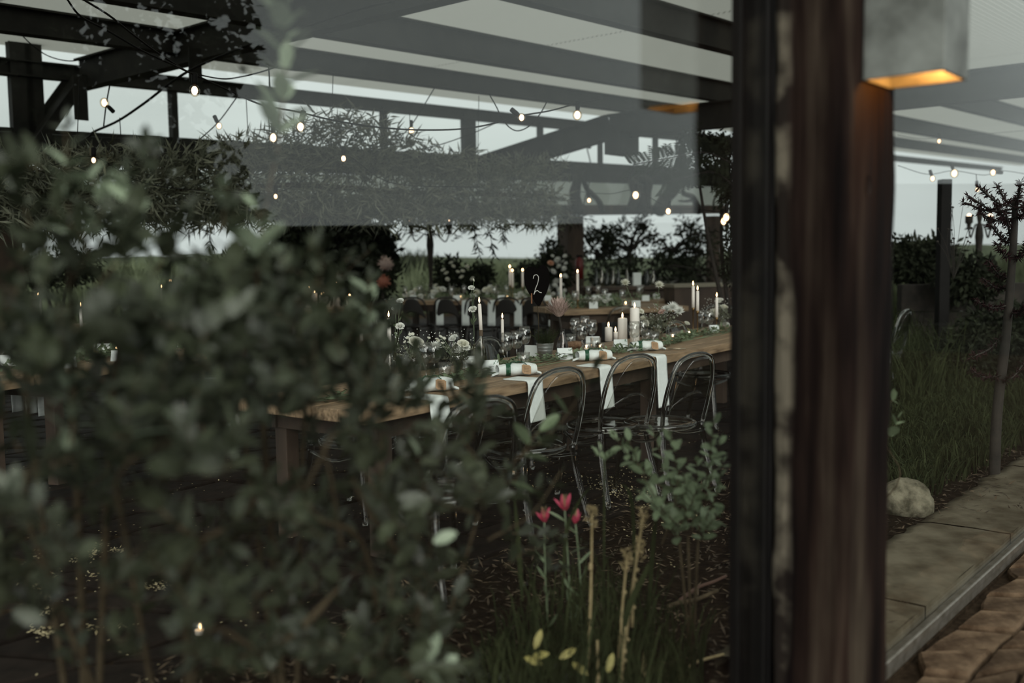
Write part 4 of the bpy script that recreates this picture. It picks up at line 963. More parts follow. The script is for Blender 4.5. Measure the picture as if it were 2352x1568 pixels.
arrangement('white flower heap on the table behind the pillar candles', RT(.45, .3), [(1365, 690, .05, 'mum', M_petalw), (1378, 688, .055, 'mum', M_petalw), (1390, 692, .045, 'rose', M_petalw), (1400, 690, .04, 'mum', M_petalw)], 70, .3, .14)
chair_at(1438, 683, rb2 + .6, 'clear chair at the end of the table behind the pillar candles', None, d=11.3)
# console table far right with bottles and folded towel, low wall
c0 = P(1490, 655, 15.5); con = thing('console_table', 'dark console table near the lacy tree', 'table', (c0.x, c0.y, 0), .3); zc = c0.z
m = MB(); m.box((0, 0, zc - .03), (2.1, .6, .06)); m.build('tabletop', M_wooddark, con, bevel=.01)
m = MB(); m.box((0, .02, zc - .2), (1.9, .5, .28)); m.build('drawer_box', M_wooddark, con)
for sx in (-1, 1):
    for sy in (-1, 1): m = MB(); m.box((sx * .95, sy * .24, (zc - .06) / 2), (.09, .09, zc - .06)); m.build('leg', M_wooddark, con)
q = P(1463, 652, 15.4); t = thing('folded_towel', 'white towel standing folded on the dark console', 'towel', (q.x, q.y, zc), .2); m = MB(); m.box((0, 0, .10), (.13, .05, .20)); m.box((.01, .03, .09), (.12, .02, .18)); m.build('cloth', M_cloth, t, bevel=.015)
for k, a in enumerate((1370, 1382, 1394, 1408, 1420, 1440, 1486, 1500)):
    q = P(a, 652, 15.45); bottle((q.x, q.y, zc), ru(.24, .3), .038, .013, '%s bottle on the dark console, %s from left' % ('clear' if k % 2 else 'dark', ('first', 'second', 'third', 'fourth', 'fifth', 'sixth', 'seventh', 'eighth')[k]), M_bottle if k % 2 else mat('dark_bottle', (.01, .014, .01), .15), 'bottles on the console')
q = P(1327, 612, 17); t = thing('fire_extinguisher', 'small red extinguisher hanging on the thick dark post', 'extinguisher', (q.x, q.y - .4, q.z - .2)); m = MB(); m.lathe([(.001, 0), (.065, 0), (.065, .30), (.025, .36), (.001, .36)], 14); m.build('cylinder_body', M_red, t, smooth=True); m = MB(); m.box((0, 0, .375), (.10, .04, .04)); m.build('handle', M_black, t)
q = P(1608, 648, 14); t = thing('low_bench', 'brown timber bench with pale top near the window frame', 'bench', (q.x, q.y, 0), .3); m = MB(); m.box((0, 0, q.z - .04), (1.0, .4, .05)); m.build('bench_top', mat('pale_top', (.22, .20, .15), .8), t, bevel=.01); m = MB(); m.box((0, 0, (q.z - .07) / 2), (.96, .34, q.z - .07)); m.build('bench_body', M_wooddark, t)
chair_at(1655, 618, rb2 + .4, 'clear chair far off beside the window frame', None, d=11.5)
# left tables -------------------------------------------------------------
def table_from(pa, pb, z=.76, ext=(0, 0)):
    a = G(*pa, z); b = G(*pb, z); d_ = (b - a).normalized(); a = a - d_ * ext[0]; b = b + d_ * ext[1]; return a, d_, Vector((-d_.y, d_.x, 0)), (b - a).length
a, d_, n_, l_ = table_from((90, 862), (520, 800))
plank_table('banquet_table', 'timber table on the left seen through the shrub, nearest there', Vector((a.x, a.y, 0)), d_, n_, l_, .9)
def LT(u, v, z=.76, a=a, d_=d_, n_=n_): p = a + d_ * u + n_ * v; return Vector((p.x, p.y, .76))
dress_table(LT, l_, .9, 4, 'on the near left table', seed=5)
for k, (px_, lab) in enumerate(((30, 'left edge'), (62, 'second from left'), (90, 'third from left'))):
    p = G(px_, 835 + k * 3, .76); simple_napkin(Vector((p.x, p.y, .762)), d_, n_, .34, 'napkin hanging off the near left table, %s' % lab, 'napkins on the near left table', .09)
a2 = a - d_ * .9; plank_table('side_table', 'small timber table at the left edge of the picture', Vector((a2.x, a2.y, 0)), d_, n_, .86, .9)
for (px_, pb2, tp, lab) in ((190, 800, 706, 'taper with small flame low on the left'), ):
    b = G(px_, pb2, .76); h = hpx(pb2, tp, b); candle(b, h, .012, lab)
b_, db, nb, lb = table_from((290, 748), (600, 722))
plank_table('banquet_table', 'timber table further back on the left with three lit tapers', Vector((b_.x, b_.y, 0)), db, nb, lb, .9)
def LB2(u, v, z=.76): p = b_ + db * u + nb * v; return Vector((p.x, p.y, .76))
dress_table(LB2, lb, .9, 5, 'on the further left table', seed=6)
for px_, tp, lab in ((351, 677, 'shortest of three tapers on the further left table'), (374, 663, 'middle one of three tapers on the further left table'), (395, 650, 'tallest of three tapers on the further left table'), (92, 680, 'lone flame at far left among the leaves')):
    b = G(px_, 728, .76); h = hpx(728, tp, b); candle(b, h, .016, lab, fl=1.8)
chair_at(478, 762, .4, 'clear round backed chair seen through the shrub', None)
# candle table left of centre
c_, dc, nc, lc2 = table_from((640, 716), (850, 704)); zc2 = .76
plank_table('banquet_table', 'timber table end carrying a row of short pillar candles', Vector((c_.x, c_.y, 0)), dc, nc, lc2, .8)
for (px_, tp, r, lab) in ((712, 665, .075, 'broad pale pillar candle leftmost on the candle table'), (722, 672, .055, 'pale pillar candle second from left on the candle table'), (742, 678, .045, 'shorter pale candle third on the candle table'), (753, 676, .03, 'slim candle fourth on the candle table'), (773, 655, .05, 'raised candle highest on the candle table'), (804, 682, .04, 'pale candle rightmost on the candle table')):
    b = G(px_, 704, .76); h = hpx(704, tp, b); candle(b, h, r, lab, name='pillar_candle', fl=2.4)
arrangement('small dry arrangement left of the short pillar candles', G(678, 705, .76), [(672, 676, .06, 'rose', M_petal), (680, 684, .05, 'mum', M_petal), (650, 697, .035, 'bud', M_petalw)], 40, .18, .25)
# candelabra on poles -----------------------------------------------------
def candelabra(px_, pyb, pyt, d_, arms, label):
    b = P(px_, pyb, d_); b.z = 0; t = thing('standing_candelabra', label, 'candelabra', b); topz = P(px_, pyt, d_).z; k = d_ / f
    m = MB(); zz = topz; m.lathe([(.05, 0), (.045, topz * .3), (.03, topz * .55), (.045, topz * .72), (.06, topz * .80), (.05, topz * .86), (.025, topz * .90), (.045, topz * .95), (.03, topz)], 10); m.build('pole', M_bark, t, smooth=True)
    for ax_, ty in arms:
        x_ = (ax_ - px_) * k; zt_ = P(ax_, ty, d_).z; m = MB(); m.tube(spline([(0, 0, topz * .86), (x_ * .3, 0, topz * .885), (x_ * .5, 0, topz * .86), (x_ * .8, 0, zt_ - .32), (x_, 0, zt_ - .2)], 6), .012, 6); m.lathe([(.001, 0), (.07, .0), (.03, .03), (.03, .08), (.055, .10), (.055, .2), (.05, .2), (.04, .1), (.001, .1)], 10, (x_, 0, zt_ - .2)); a_ = m.build('arm', M_bark, t, smooth=True)
        m = MB(); m.ball((x_, 0, zt_ - .01), .035, 8, 6, (1, 1, 1.4)); m.build('candle_glow', M_bulb, a_, smooth=True)
candelabra(990, 660, 503, 16.2, ((948, 508), (1034, 509)), 'slim standing candelabra with two curled arms against the sky')
candelabra(2247, 620, 478, 15, ((2223, 496), (2272, 496)), 'dark candelabra post seen behind the right pane')
random.seed(11)
bush('added_hedge', 'unseen hedge shape added outside to darken the left window pane reflection', 'hedge', (11.5, -1.2, 0), [((11.6, -2.2, 2.2), (1.0, 1.5, 2.2), 2), ((11.6, -1.2, 4.4), (1.0, 1.6, 2.2), 2), ((11.6, -2.4, 6.0), (1.0, 1.4, 1.8), 1), ((11.7, -.4, 1.6), (.9, 1.0, 1.6), 1)], n=17000, ls=.19, lw_=.11, trunk=.12)  # unseen foliage added to roughen the edge of the dark reflection
def ww_(p): return (Vector(p) - O).dot(W)
# ------------------------------------------------------------------ hanging garland
def garland_thing(name, label, path, prof, n, ls, mt, wires=(), depthj=.25):
    """path: points in space; prof(t) -> (up, down) reach; long narrow leaves"""
    b0 = path[0]; t = thing(name, label, 'garland', b0); m = MB(); sp_ = spline(path, 12)
    m.tube([p - b0 for p in sp_], .03, 6); m.build('carrying_pole', M_branch, t, smooth=True)
    m = MB(); N_ = len(sp_) - 1
    for _ in range(n):
        a = rnd() * N_; k = int(a); c = sp_[k].lerp(sp_[k + 1], a - k); tt = a / N_
        up_, dn = prof(tt); v = ru(-1, 1); v = v * (up_ if v > 0 else dn)
        c = c + Z * v + W * ru(-depthj, depthj)
        dz = ru(-1, .5) if v < 0 else ru(-.6, .9); dm = Vector((ru(-1, 1), ru(-1, 1), dz * 1.0)).normalized()
        for q in range(5):
            m.leaf(c - b0 + rvec() * ls * .5, (dm + rvec() * .55), rvec(), ls * ru(.6, 1.3), ls * .13, thin=True, curl=ru(-.1, .25))
    o = m.build('willow_foliage', mt, t); o['kind'] = 'stuff'
    for (wx, yt, yb) in wires:
        j = min(range(len(sp_)), key=lambda i: abs(PIX(sp_[i])[0] - wx)); c = sp_[j]; m = MB(); m.tube([c - b0, P(wx, yt, c.y) - b0], .004, 4); m.build('hanging_wire', M_black, t)
    return t
gp = [P(-120, 452, 7.6), P(150, 440, 8.3), P(420, 440, 9.0), P(680, 425, 9.9), P(900, 440, 10.8), P(1080, 445, 11.8), P(1270, 450, 13.2)]
def gprof(t):
    k = 4.5 / 1000 * (1 + .6 * t)
    up = 60 + 60 * math.exp(-((t - .58) / .13) ** 2) + 12 * noise.noise(Vector((t * 14, 0, 0))); dn = 50 + 10 * noise.noise(Vector((t * 17, 3, 0)))
    return up * k, dn * k
garland_thing('hanging_garland', 'long suspended pole thickly wrapped in willow leaves under the roof', gp, gprof, 3600, .16, M_garland, wires=((565, 218, 0), (618, 150, 0), (765, 170, 0), (183, 180, 0), (275, 270, 0), (940, 240, 0), (1100, 220, 0)))
gp2 = [FW(880, 492) + W * .5, FW(1050, 492) + W * .5, FW(1290, 490) + W * .5]
garland_thing('hanging_garland', 'fringe of dark hanging leaves along the header above the open view', gp2, lambda t: (.05, .10 + .45 * max(0, noise.noise(Vector((t * 11, 5, 0)))) + .12 * math.sin(t * 9) ** 2), 230, .20, M_treeleaf)
gp3 = [FW(-30, 492) + W * .4, FW(120, 492) + W * .4, FW(330, 494) + W * .4, FW(600, 494) + W * .4]
garland_thing('hanging_garland', 'fringe of dark leaves along the header at the far left', gp3, lambda t: (.05, .08 + .35 * max(0, noise.noise(Vector((t * 11, 9, 0))))), 150, .20, M_treeleaf)
# loose hanging sprays
for px_, py0, py1 in ((1085, 505, 590), (1145, 500, 560), (1120, 520, 588), (470, 500, 570), (25, 500, 560)):
    d_ = 13; a = P(px_, py0, d_); b = P(px_ + 18, py1, d_); t = thing('hanging_spray', 'thin leafy spray dangling below the header at %s' % {1085: 'the middle of the open view', 1145: 'right of the middle spray', 1120: 'the right, lowest of them', 470: 'the left, over the sky gap', 25: 'the far left corner'}[px_], 'spray', a)
    m = MB(); m.tube([Z * .3, Vector((0, 0, 0)), b - a], .004, 4)
    for k in range(34): m.leaf((b - a) * rnd(), (rvec() - Z * .7), rvec(), .13, .022, thin=True)
    m.build('leafy_twig', M_treeleaf, t)
for pts_, lab in (([(1690, 380), (1620, 350), (1540, 362), (1455, 378)], 'upper feathery branch reaching left from the dark tree'), ([(1690, 430), (1640, 395), (1585, 405), (1530, 420)], 'lower feathery branch reaching left from the dark tree')):
    a = P(*pts_[0], 10.8); t = thing('feathery_branch', lab, 'branch', a); m = MB(); sp_ = spline([P(x_, y_, 10.8) - a for x_, y_ in pts_], 8); m.tube(sp_, .008, 5); m.build('twig', M_bark, t, smooth=True); m = MB()
    for i in range(3, len(sp_)):
        for sg in (-1, 1):
            e_ = sp_[i] + Vector((ru(-.12, .0), ru(-.1, .1), sg * ru(.08, .16))); m.tube([sp_[i], e_], .003, 3)
            for k in range(7):
                for s2 in (-1, 1): m.leaf(sp_[i].lerp(e_, (k + 1) / 7), Vector((s2, 0, .3 * sg)), (0, -1, .2), .055, .018, thin=True)
    m.build('leaflets', M_treeleaf, t)['kind'] = 'stuff'
# ------------------------------------------------------------------ driftwood reflected in the glass, modelled as solid pieces on the header
def drift(label, pls, mt=M_drift):
    off = W * .55; b0 = FW(*pls[0][0][0]) + off; t = thing('driftwood', label, 'driftwood', b0, 0, 'reflected driftwood modelled as solids on the header ledge')
    for pts, r0, r1 in pls:
        q = spline([FW(*p) + off - b0 + W * ru(-.08, .08) for p in pts], 6); n_ = len(q); m = MB()
        m.tube(q, [.62 * (r0 + (r1 - r0) * i / (n_ - 1)) * (1 + .18 * noise.noise(q[i] * 6)) for i in range(n_)], 9); m.build('wood_limb', mt, t, smooth=True)
    return t
drift('twisted driftwood with a loop and a thin upright arm, leftmost piece', [([(1040, 488), (1022, 470), (1010, 452), (1014, 444), (1022, 450), (1030, 475), (1040, 488)], .05, .04), ([(1038, 490), (1058, 470), (1068, 445), (1082, 425), (1090, 410), (1102, 358)], .11, .025), ([(1068, 448), (1076, 440), (1072, 434)], .05, .02)])
drift('forked driftwood stump with a branch leaning to the right', [([(1278, 490), (1276, 450), (1274, 415), (1278, 386)], .20, .12), ([(1284, 420), (1302, 440), (1320, 462), (1338, 487)], .08, .10), ([(1283, 420), (1290, 395), (1292, 386)], .08, .03)])
drift('small broken twig head above the sloping beam', [([(1300, 345), (1292, 330), (1285, 324)], .05, .10), ([(1300, 345), (1304, 328)], .03, .05), ([(1298, 340), (1300, 400), (1290, 480)], .02, .02)])
drift('thick rounded arch of driftwood in the middle of the ledge', [([(1398, 490), (1402, 450), (1409, 424), (1420, 414), (1431, 424), (1434, 445), (1430, 480)], .16, .17), ([(1416, 490), (1417, 430)], .24, .22)])
drift('thick driftwood limb rising to a shaggy top', [([(1465, 488), (1478, 462), (1492, 435), (1500, 410), (1508, 380), (1512, 345)], .26, .13), ([(1506, 385), (1520, 368), (1518, 350)], .08, .03), ([(1500, 400), (1490, 380)], .05, .02)])
drift('antler shaped small driftwood right of the shaggy limb', [([(1564, 488), (1550, 468), (1535, 455), (1522, 448), (1514, 440)], .14, .07), ([(1542, 462), (1520, 465), (1504, 464)], .07, .03), ([(1518, 444), (1505, 446), (1490, 450)], .02, .012)])
drift('tall thin curving stick, rightmost on the ledge', [([(1592, 488), (1600, 460), (1611, 430), (1616, 400), (1617, 382)], .045, .04), ([(1611, 380), (1617, 378), (1624, 381)], .05, .05)])
# ------------------------------------------------------------------ string lights
def string(label, pts, bulbs, d0, d1, r=.006, bs=1.0):
    n_ = len(pts); P3 = [P(x_, y_, d0 + (d1 - d0) * i / (n_ - 1)) for i, (x_, y_) in enumerate(pts)]
    b0 = P3[0]; t = thing('string_light' if bulbs else 'power_cable', label, 'string light' if bulbs else 'cable', b0)
    m = MB(); sp_ = spline(P3, 7); m.tube([p - b0 for p in sp_], r, 6); m.build('cable', M_black, t, smooth=True)
    for (bx, by, big) in bulbs:
        j = min(range(len(sp_)), key=lambda i: abs(PIX(sp_[i])[0] - bx) + .6 * abs(PIX(sp_[i])[1] - by)); c = sp_[j]; g = P(bx, by, c.y); ax = (g - c); L_ = ax.length or .01; ax.normalize()
        R_ = .031 * bs * big; g0 = g
        m = MB(); so_ = g0 - ax * (R_ * 1.0); m.tube([c - b0, so_ - ax * .07 - b0], .005, 5); m.tube([so_ - ax * .075 - b0, so_ - ax * .07 - b0, so_ - ax * .02 - b0, so_ - b0], [.014, .019, .019, .016], 10); sk = m.build('bulb_socket', M_black, t, smooth=True)
        m = MB(); m.ball(g0 - b0, R_, 12, 9, (1, 1, 1.12)); m.build('bulb_globe', M_bulbglass, t, smooth=True)
        m = MB(); m.ball(g0 - b0, R_ * .62, 8, 6, (1, 1, 1.3)); m.build('bulb_filament', M_bulb, t, smooth=True)
    return t
string('black festoon cable with four lit bulbs swagging across the roof', [(152, -5), (185, 37), (250, 72), (330, 118), (400, 150), (447, 172), (520, 205), (600, 240), (685, 257), (760, 275), (850, 290), (950, 298), (1060, 296), (1140, 282), (1193, 266), (1260, 255), (1318, 240), (1385, 226)], [(447, 208, 1.1), (690, 291, 1.15), (1198, 270, 1.0), (1326, 264, 1.25)], 5.6, 8.2)
string('thin cable running down from the top left to the girder', [(185, -5), (250, 35), (300, 75), (360, 120), (430, 165)], [], 5.5, 6.6)
string('thick cable lying along the left girder and down to the rail', [(905, 4), (830, 20), (640, 82), (560, 108), (430, 165), (330, 238), (270, 278), (215, 303), (190, 322), (60, 392)], [], 8.4, 11.0, .012)
string('cable looped up from the bracket to the beam', [(640, 152), (600, 165), (560, 175), (510, 181), (440, 168)], [], 8, 8)
string('vertical drop cable with a bulb left of the tall sprig', [(617, 152), (621, 210), (625, 262), (628, 285)], [(628, 316, 1.3)], 8, 8)
string('vertical drop cable with a small bulb by the left portal', [(252, 196), (244, 240), (238, 290)], [(240, 236, 1.3)], 9, 9)
string('slack cable with a small dim bulb in the left clerestory', [(545, 222), (505, 276), (470, 310), (438, 336)], [(503, 289, 1.0)], 9.5, 9.5)
string('slack cable with a small dim bulb in the middle clerestory', [(998, 202), (950, 280), (920, 315), (893, 346)], [(945, 300, 1.2)], 11, 11)
string('cable loop hanging beside the big bulbs', [(1124, 217), (1140, 245), (1158, 280), (1185, 300), (1215, 290), (1240, 262), (1256, 234)], [], 9, 9)
string('low slack cable crossing the middle clerestory', [(762, 342), (830, 346), (915, 350), (1000, 335), (1080, 308), (1140, 282)], [], 11, 11)
string('thin cable hanging at the upper left corner', [(45, 75), (70, 100), (110, 128), (160, 140), (205, 132)], [], 10, 10)
string('cable with small bulbs threaded through the willow garland', [(120, 380), (215, 360), (330, 420), (500, 440), (633, 442), (720, 400), (789, 354), (900, 420), (1100, 430)], [(215, 368, .9), (633, 451, .8), (789, 364, 1.0)], 7.9, 9.5, .004)
string('cable with small bulbs above the driftwood ledge', [(1330, 440), (1400, 445), (1460, 438), (1536, 476), (1600, 480), (1655, 488), (1672, 494)], [(1460, 448, 1.6), (1535, 485, 1.2), (1668, 499, 1.4), (1662, 508, 1.3), (1353, 460, 1.0)], 12, 9, .004)
string('cable with small bulbs behind the right window pane', [(2062, 380), (2130, 400), (2190, 392), (2260, 402), (2300, 392), (2360, 400)], [(2192, 398, 1.6), (2142, 410, 1.1), (2281, 396, 1.3), (2245, 435, .9)], 12, 12, .004)
string('slim cable with one bulb high behind the right window pane', [(2062, 310), (2110, 318), (2157, 316), (2352, 300)], [(2157, 324, 1.0)], 12, 14, .003)
# ------------------------------------------------------------------ right hand garden beyond the second pane
q = P(2165, 640, 11.5); m = MB(); m.box((q.x, q.y, 1.3), (.17, .17, 2.6)); t = thing('far_post', 'slim dark post against the sky behind the right pane', 'post', (q.x, q.y, 0)); m = MB(); m.box((0, 0, P(2165, 412, 11.5).z / 2), (.125, .125, P(2165, 412, 11.5).z)); m.build('post_timber', M_black, t, bevel=.01)
for (pxc, w_, zt, zb, lab) in ((2210, 2.6, 652, 700, 'low dark timber sleeper wall behind the right pane'),):
    a = P(2066, zt, 12.5); b = P(2380, zt - 2, 12.5); t = thing('sleeper_wall', lab, 'wall', (a.x, a.y, 0)); L_ = (b - a).length
    for k in range(3): m = MB(); m.box((L_ / 2, 0, a.z * (k + .5) / 3), (L_, .16, a.z / 3 - .012)); m.build('sleeper', M_bark, t, bevel=.008)
t = thing('wood_block', 'pale brown wooden block standing on the sleeper wall', 'block', P(2166, 654, 12.5)); m = MB(); m.box((0, 0, .08), (.14, .10, .16)); m.build('block_wood', M_wood, t, bevel=.006)
chair_at(2084, 712, .9, 'clear chair left in the grass right of the timber post', None, zt=.88)
q = P(2245, 640, 13.2); t = thing('white_stool', 'small pale frame stool in the garden behind the right pane', 'stool', (q.x, q.y, 0)); zt_ = P(2245, 626, 13.2).z
m = MB(); m.box((0, 0, zt_), (.34, .3, .03)); m.build('seat', M_card, t)
for sx in (-1, 1):
    for sy in (-1, 1): m = MB(); m.box((sx * .15, sy * .13, zt_ / 2), (.03, .03, zt_)); m.build('leg', M_card, t)
def blades(m, base, h, n, spread, bw=.005, lean=.5):
    for _ in range(n):
        b = base + Vector((ru(-1, 1), ru(-1, 1), 0)) * spread; hh = h * ru(.45, 1.1); d_ = Vector((ru(-1, 1), ru(-1, 1), 0)) * lean * hh; s_ = Vector((ru(-1, 1), ru(-1, 1), 0)).normalized() * bw
        p1 = b + d_ * .25 + Z * hh * .5; p2 = b + d_ * .65 + Z * hh * .85; p3 = b + d_ * 1.15 + Z * hh * .95
        m.add([b - s_, b + s_, p1 + s_, p1 - s_, p2 + s_ * .7, p2 - s_ * .7, p3], [(0, 1, 2, 3), (3, 2, 4, 5), (5, 4, 6)])
def grass_patch(label, u0, u1, w0, w1, n, h, mt=M_grass, per=9):
    m = MB()
    for _ in range(n):
        c = WL(ru(u0, u1), ru(w0, w1), 0)
        if PIX(c)[0] > 1960: blades(m, c, h * ru(.6, 1.2), per, .05)
    o = m.build('meadow_grass', mt); tag(o, label, 'grass', kind='stuff')
grass_patch('dark tangled grass behind the limestone ledge', 2.3, 7.5, -1.75, -.66, 1300, .26)
grass_patch('tall dark grass further behind the right pane', 4.6, 18, -7, -1.7, 2600, .72)
# spiky small tree
b = G(2283, 1112); t = thing('spiky_tree', 'dark spiky branched tree behind the right pane near the picture edge', 'tree', b); m = MB(); nd = MB()
def PR(x_, y_, dd=0): return P(x_, y_, b.y + dd) - b
trunk = spline([PR(2283, 1112), PR(2290, 950), PR(2310, 780), PR(2322, 640), PR(2330, 520), PR(2332, 460)], 6); m.tube(trunk, [.035 - .0006 * i for i in range(len(trunk))], 7)
for (x0, y0, x1, y1) in ((2330, 480, 2215, 465), (2330, 475, 2250, 430), (2330, 470, 2290, 425), (2332, 465, 2345, 418), (2330, 490, 2225, 450), (2330, 500, 2250, 490), (2332, 480, 2370, 440), (2330, 560, 2275, 515), (2330, 570, 2310, 490), (2326, 590, 2290, 560), (2330, 600, 2365, 540), (2322, 640, 2270, 600), (2322, 660, 2258, 640), (2318, 700, 2240, 690), (2312, 760, 2230, 820), (2318, 720, 2370, 690), (2300, 860, 2230, 850), (2300, 880, 2360, 820), (2331, 500, 2360, 470), (2330, 520, 2290, 470)):
    q = spline([PR(x0, y0), PR((x0 + x1) / 2, (y0 + y1) / 2 + 12, ru(-.2, .2)), PR(x1, y1, ru(-.4, .4))], 7); m.tube(q, .006, 5)
    for i, p in enumerate(q[2:]):
        for k in range(7): nd.leaf(p + rvec() * .004, rvec() + (q[-1] - q[0]).normalized() * .4, rvec(), .040, .010, thin=True)
m.build('trunk', M_bark, t, smooth=True); o = nd.build('needles', mat('plum_needles', (.020, .008, .009), .8, spec=.1), t); o['kind'] = 'stuff'
# thin weeds
def weed(label, px_, pyb, pyt, d_, col=M_bark, heads=16):
    b = P(px_, pyb, d_); b.z = max(0, b.z); t = thing('wild_weed', label, 'plant', b); m = MB()
    for k in range(heads):
        e_ = P(px_ + ru(-40, 45), pyt + ru(0, 90), d_ + ru(-.2, .2)) - b; m.tube(spline([(0, 0, 0), e_ * .6 + rvec() * .03, e_], 3), .002, 4); m.ball(e_, .012, 5, 4, (1, 1, .7))
    m.build('stems', col, t)
weed('thin seeded weed in front of the far slim post', 2190, 640, 468, 9)
# rock
b = G(2080, 1196); t = thing('garden_rock', 'pale rounded boulder beside the timber post foot', 'rock', b + Z * .10); m = MB(); m.ball((0, 0, 0), .16, 22, 14, (1, .9, .85)); m.v = [tuple(Vector(v) * (1 + .20 * noise.noise(Vector(v) * 9) + .07 * noise.noise(Vector(v) * 30))) for v in m.v]; m.build('rock_body', mat('boulder', (.05, .045, .030), .9, col2=(.20, .18, .13), vscale=14, bump=.9, spec=.1), t, smooth=True)
# ------------------------------------------------------------------ planting bed details (left pane)
def bed_z(p): return .05
m = MB()
for _ in range(9000):
    u, v = ru(-3.2, 4.5), ru(-1.95, -.1); p = WL(u, v, .035 + .05 * noise.noise(Vector((u * 1.3, v * 1.3, 0))) + ru(0, .03)); m.leaf(p, (ru(-1, 1), ru(-1, 1), ru(-.15, .25)), (ru(-.5, .5), ru(-.5, .5), 1), ru(.02, .07), ru(.004, .013), thin=True, curl=0)
o = m.build('mulch_litter', M_mulch); tag(o, 'brown bark and straw mulch covering the planting bed', 'mulch', kind='stuff')
m = MB()
for cx, cy, n_, s_ in [(110, 1320, 50, 22), (95, 1345, 60, 18), (205, 1265, 60, 20), (175, 1285, 50, 14), (225, 1255, 30, 14), (268, 1262, 50, 10), (130, 1205, 20, 12), (80, 1275, 30, 18), (115, 1375, 60, 20), (100, 1400, 70, 14), (95, 1450, 80, 16), (215, 1325, 25, 16), (220, 1440, 30, 12), (360, 1345, 80, 16), (290, 1435, 30, 12), (60, 1340, 30, 20), (1400, 1110, 90, 26), (1430, 1130, 90, 24), (1440, 1140, 60, 30), (1500, 1165, 60, 20), (1560, 1190, 50, 26), (1550, 1285, 120, 26), (1510, 1250, 90, 34), (1480, 1215, 70, 34), (1600, 1230, 60, 26), (1345, 1095, 50, 34), (1260, 1060, 40, 40), (1250, 1110, 30, 30), (1460, 1085, 40, 30)]:
    for _ in range(int(n_ * .8)): p = G(cx + random.gauss(0, s_), cy + random.gauss(0, s_ * .4), .03 + ru(0, .01)); m.leaf(p, (ru(-1, 1), ru(-1, 1), ru(-.2, .3)), (ru(-.4, .4), ru(-.4, .4), 1), ru(.010, .022), ru(.007, .014), thin=True, curl=0)
for _ in range(2500):
    p = WL(ru(-4, 8), ru(-7, -1.9), .014 + ru(0, .006)); m.leaf(p, (ru(-1, 1), ru(-1, 1), .05), (0, 0, 1), .014, .010, thin=True, curl=0)
o = m.build('leaf_litter', M_litter); tag(o, 'pale dry petals and chips caught between the dark flagstones', 'litter', kind='stuff')
def stick(label, pts, r, mt=M_straw, z=.07):
    q = [G(x_, y_, z) for x_, y_ in pts]; t = thing('fallen_stick', label, 'stick', q[0]); m = MB(); sp_ = spline([p - q[0] for p in q], 5); m.tube(sp_, [r * (1 - .3 * i / len(sp_)) for i in range(len(sp_))], 7); m.build('stick_bark', mt, t, smooth=True)
stick('thick tan stick lying on the mulch beside the black frame', [(1533, 1394), (1560, 1384), (1600, 1376), (1648, 1355)], .011, M_branch)
stick('long dark red brown stick above the thick tan one', [(1560, 1380), (1600, 1350), (1640, 1335), (1668, 1322)], .009, mat('red_bark', (.06, .028, .018), .8))
stick('pale stick at the foot of the black frame', [(1555, 1563), (1575, 1540), (1600, 1520), (1662, 1502)], .007)
stick('short upright pale cut stalk at the bottom of the bed', [(1476, 1568), (1478, 1530), (1480, 1500)], .010)
stick('thin forked twig on soil left of the limestone ledge', [(2052, 1246), (2078, 1246), (2108, 1234), (2134, 1210)], .004)
# grasses and stalks
m = MB()
for _ in range(250):
    px_ = ru(1110, 1600); d_ = ru(2.6, 3.5); p = P(px_, 1400, d_); 
    if ww_(p) > -.12 or ww_(p) < -1.8: continue
    p.z = .03; blades(m, p, ru(.15, .52) * (1.1 - abs(px_ - 1350) / 420), 6, .04, .0035, .35)
o = m.build('tall_grass', M_grass); tag(o, 'tall green blades growing thickly below the pink lilies', 'grass', kind='stuff')
def bl(label, pts, w_, d_, mt=M_grass):
    q = [P(x_, y_, d_) for x_, y_ in pts]; t = thing('grass_blade', label, 'grass', q[0], 0, 'broad arching blades among the lilies'); sp_ = spline([p - q[0] for p in q], 6); n_ = len(sp_) - 1; sd_ = Vector((.9, .3, .2)).normalized()
    m = MB(); m.sheet(lambda i, j: sp_[round(i * n_)] + sd_ * ((j - .5) * w_ * math.sin(PI * (.15 + .83 * i))), n_, 2); m.build('blade', mt, t, smooth=True)
bl('broad blade arching left of the seed head stalk', [(1290, 1400), (1300, 1230), (1320, 1170), (1350, 1125), (1378, 1112)], .016, 3.2)
bl('broad blade bending right beside the seed head stalk', [(1460, 1400), (1455, 1200), (1448, 1140), (1438, 1118), (1428, 1110)], .014, 3.25)
bl('upright dark blade left of the pink lilies', [(1200, 1380), (1190, 1240), (1180, 1120)], .018, 3.3)
bl('upright dark blade under the sage shrub', [(1490, 1420), (1500, 1250), (1515, 1130)], .018, 3.3)
bl('broad blade crossing below the dry stalks', [(1420, 1480), (1450, 1380), (1480, 1320), (1490, 1290)], .03, 3.0)
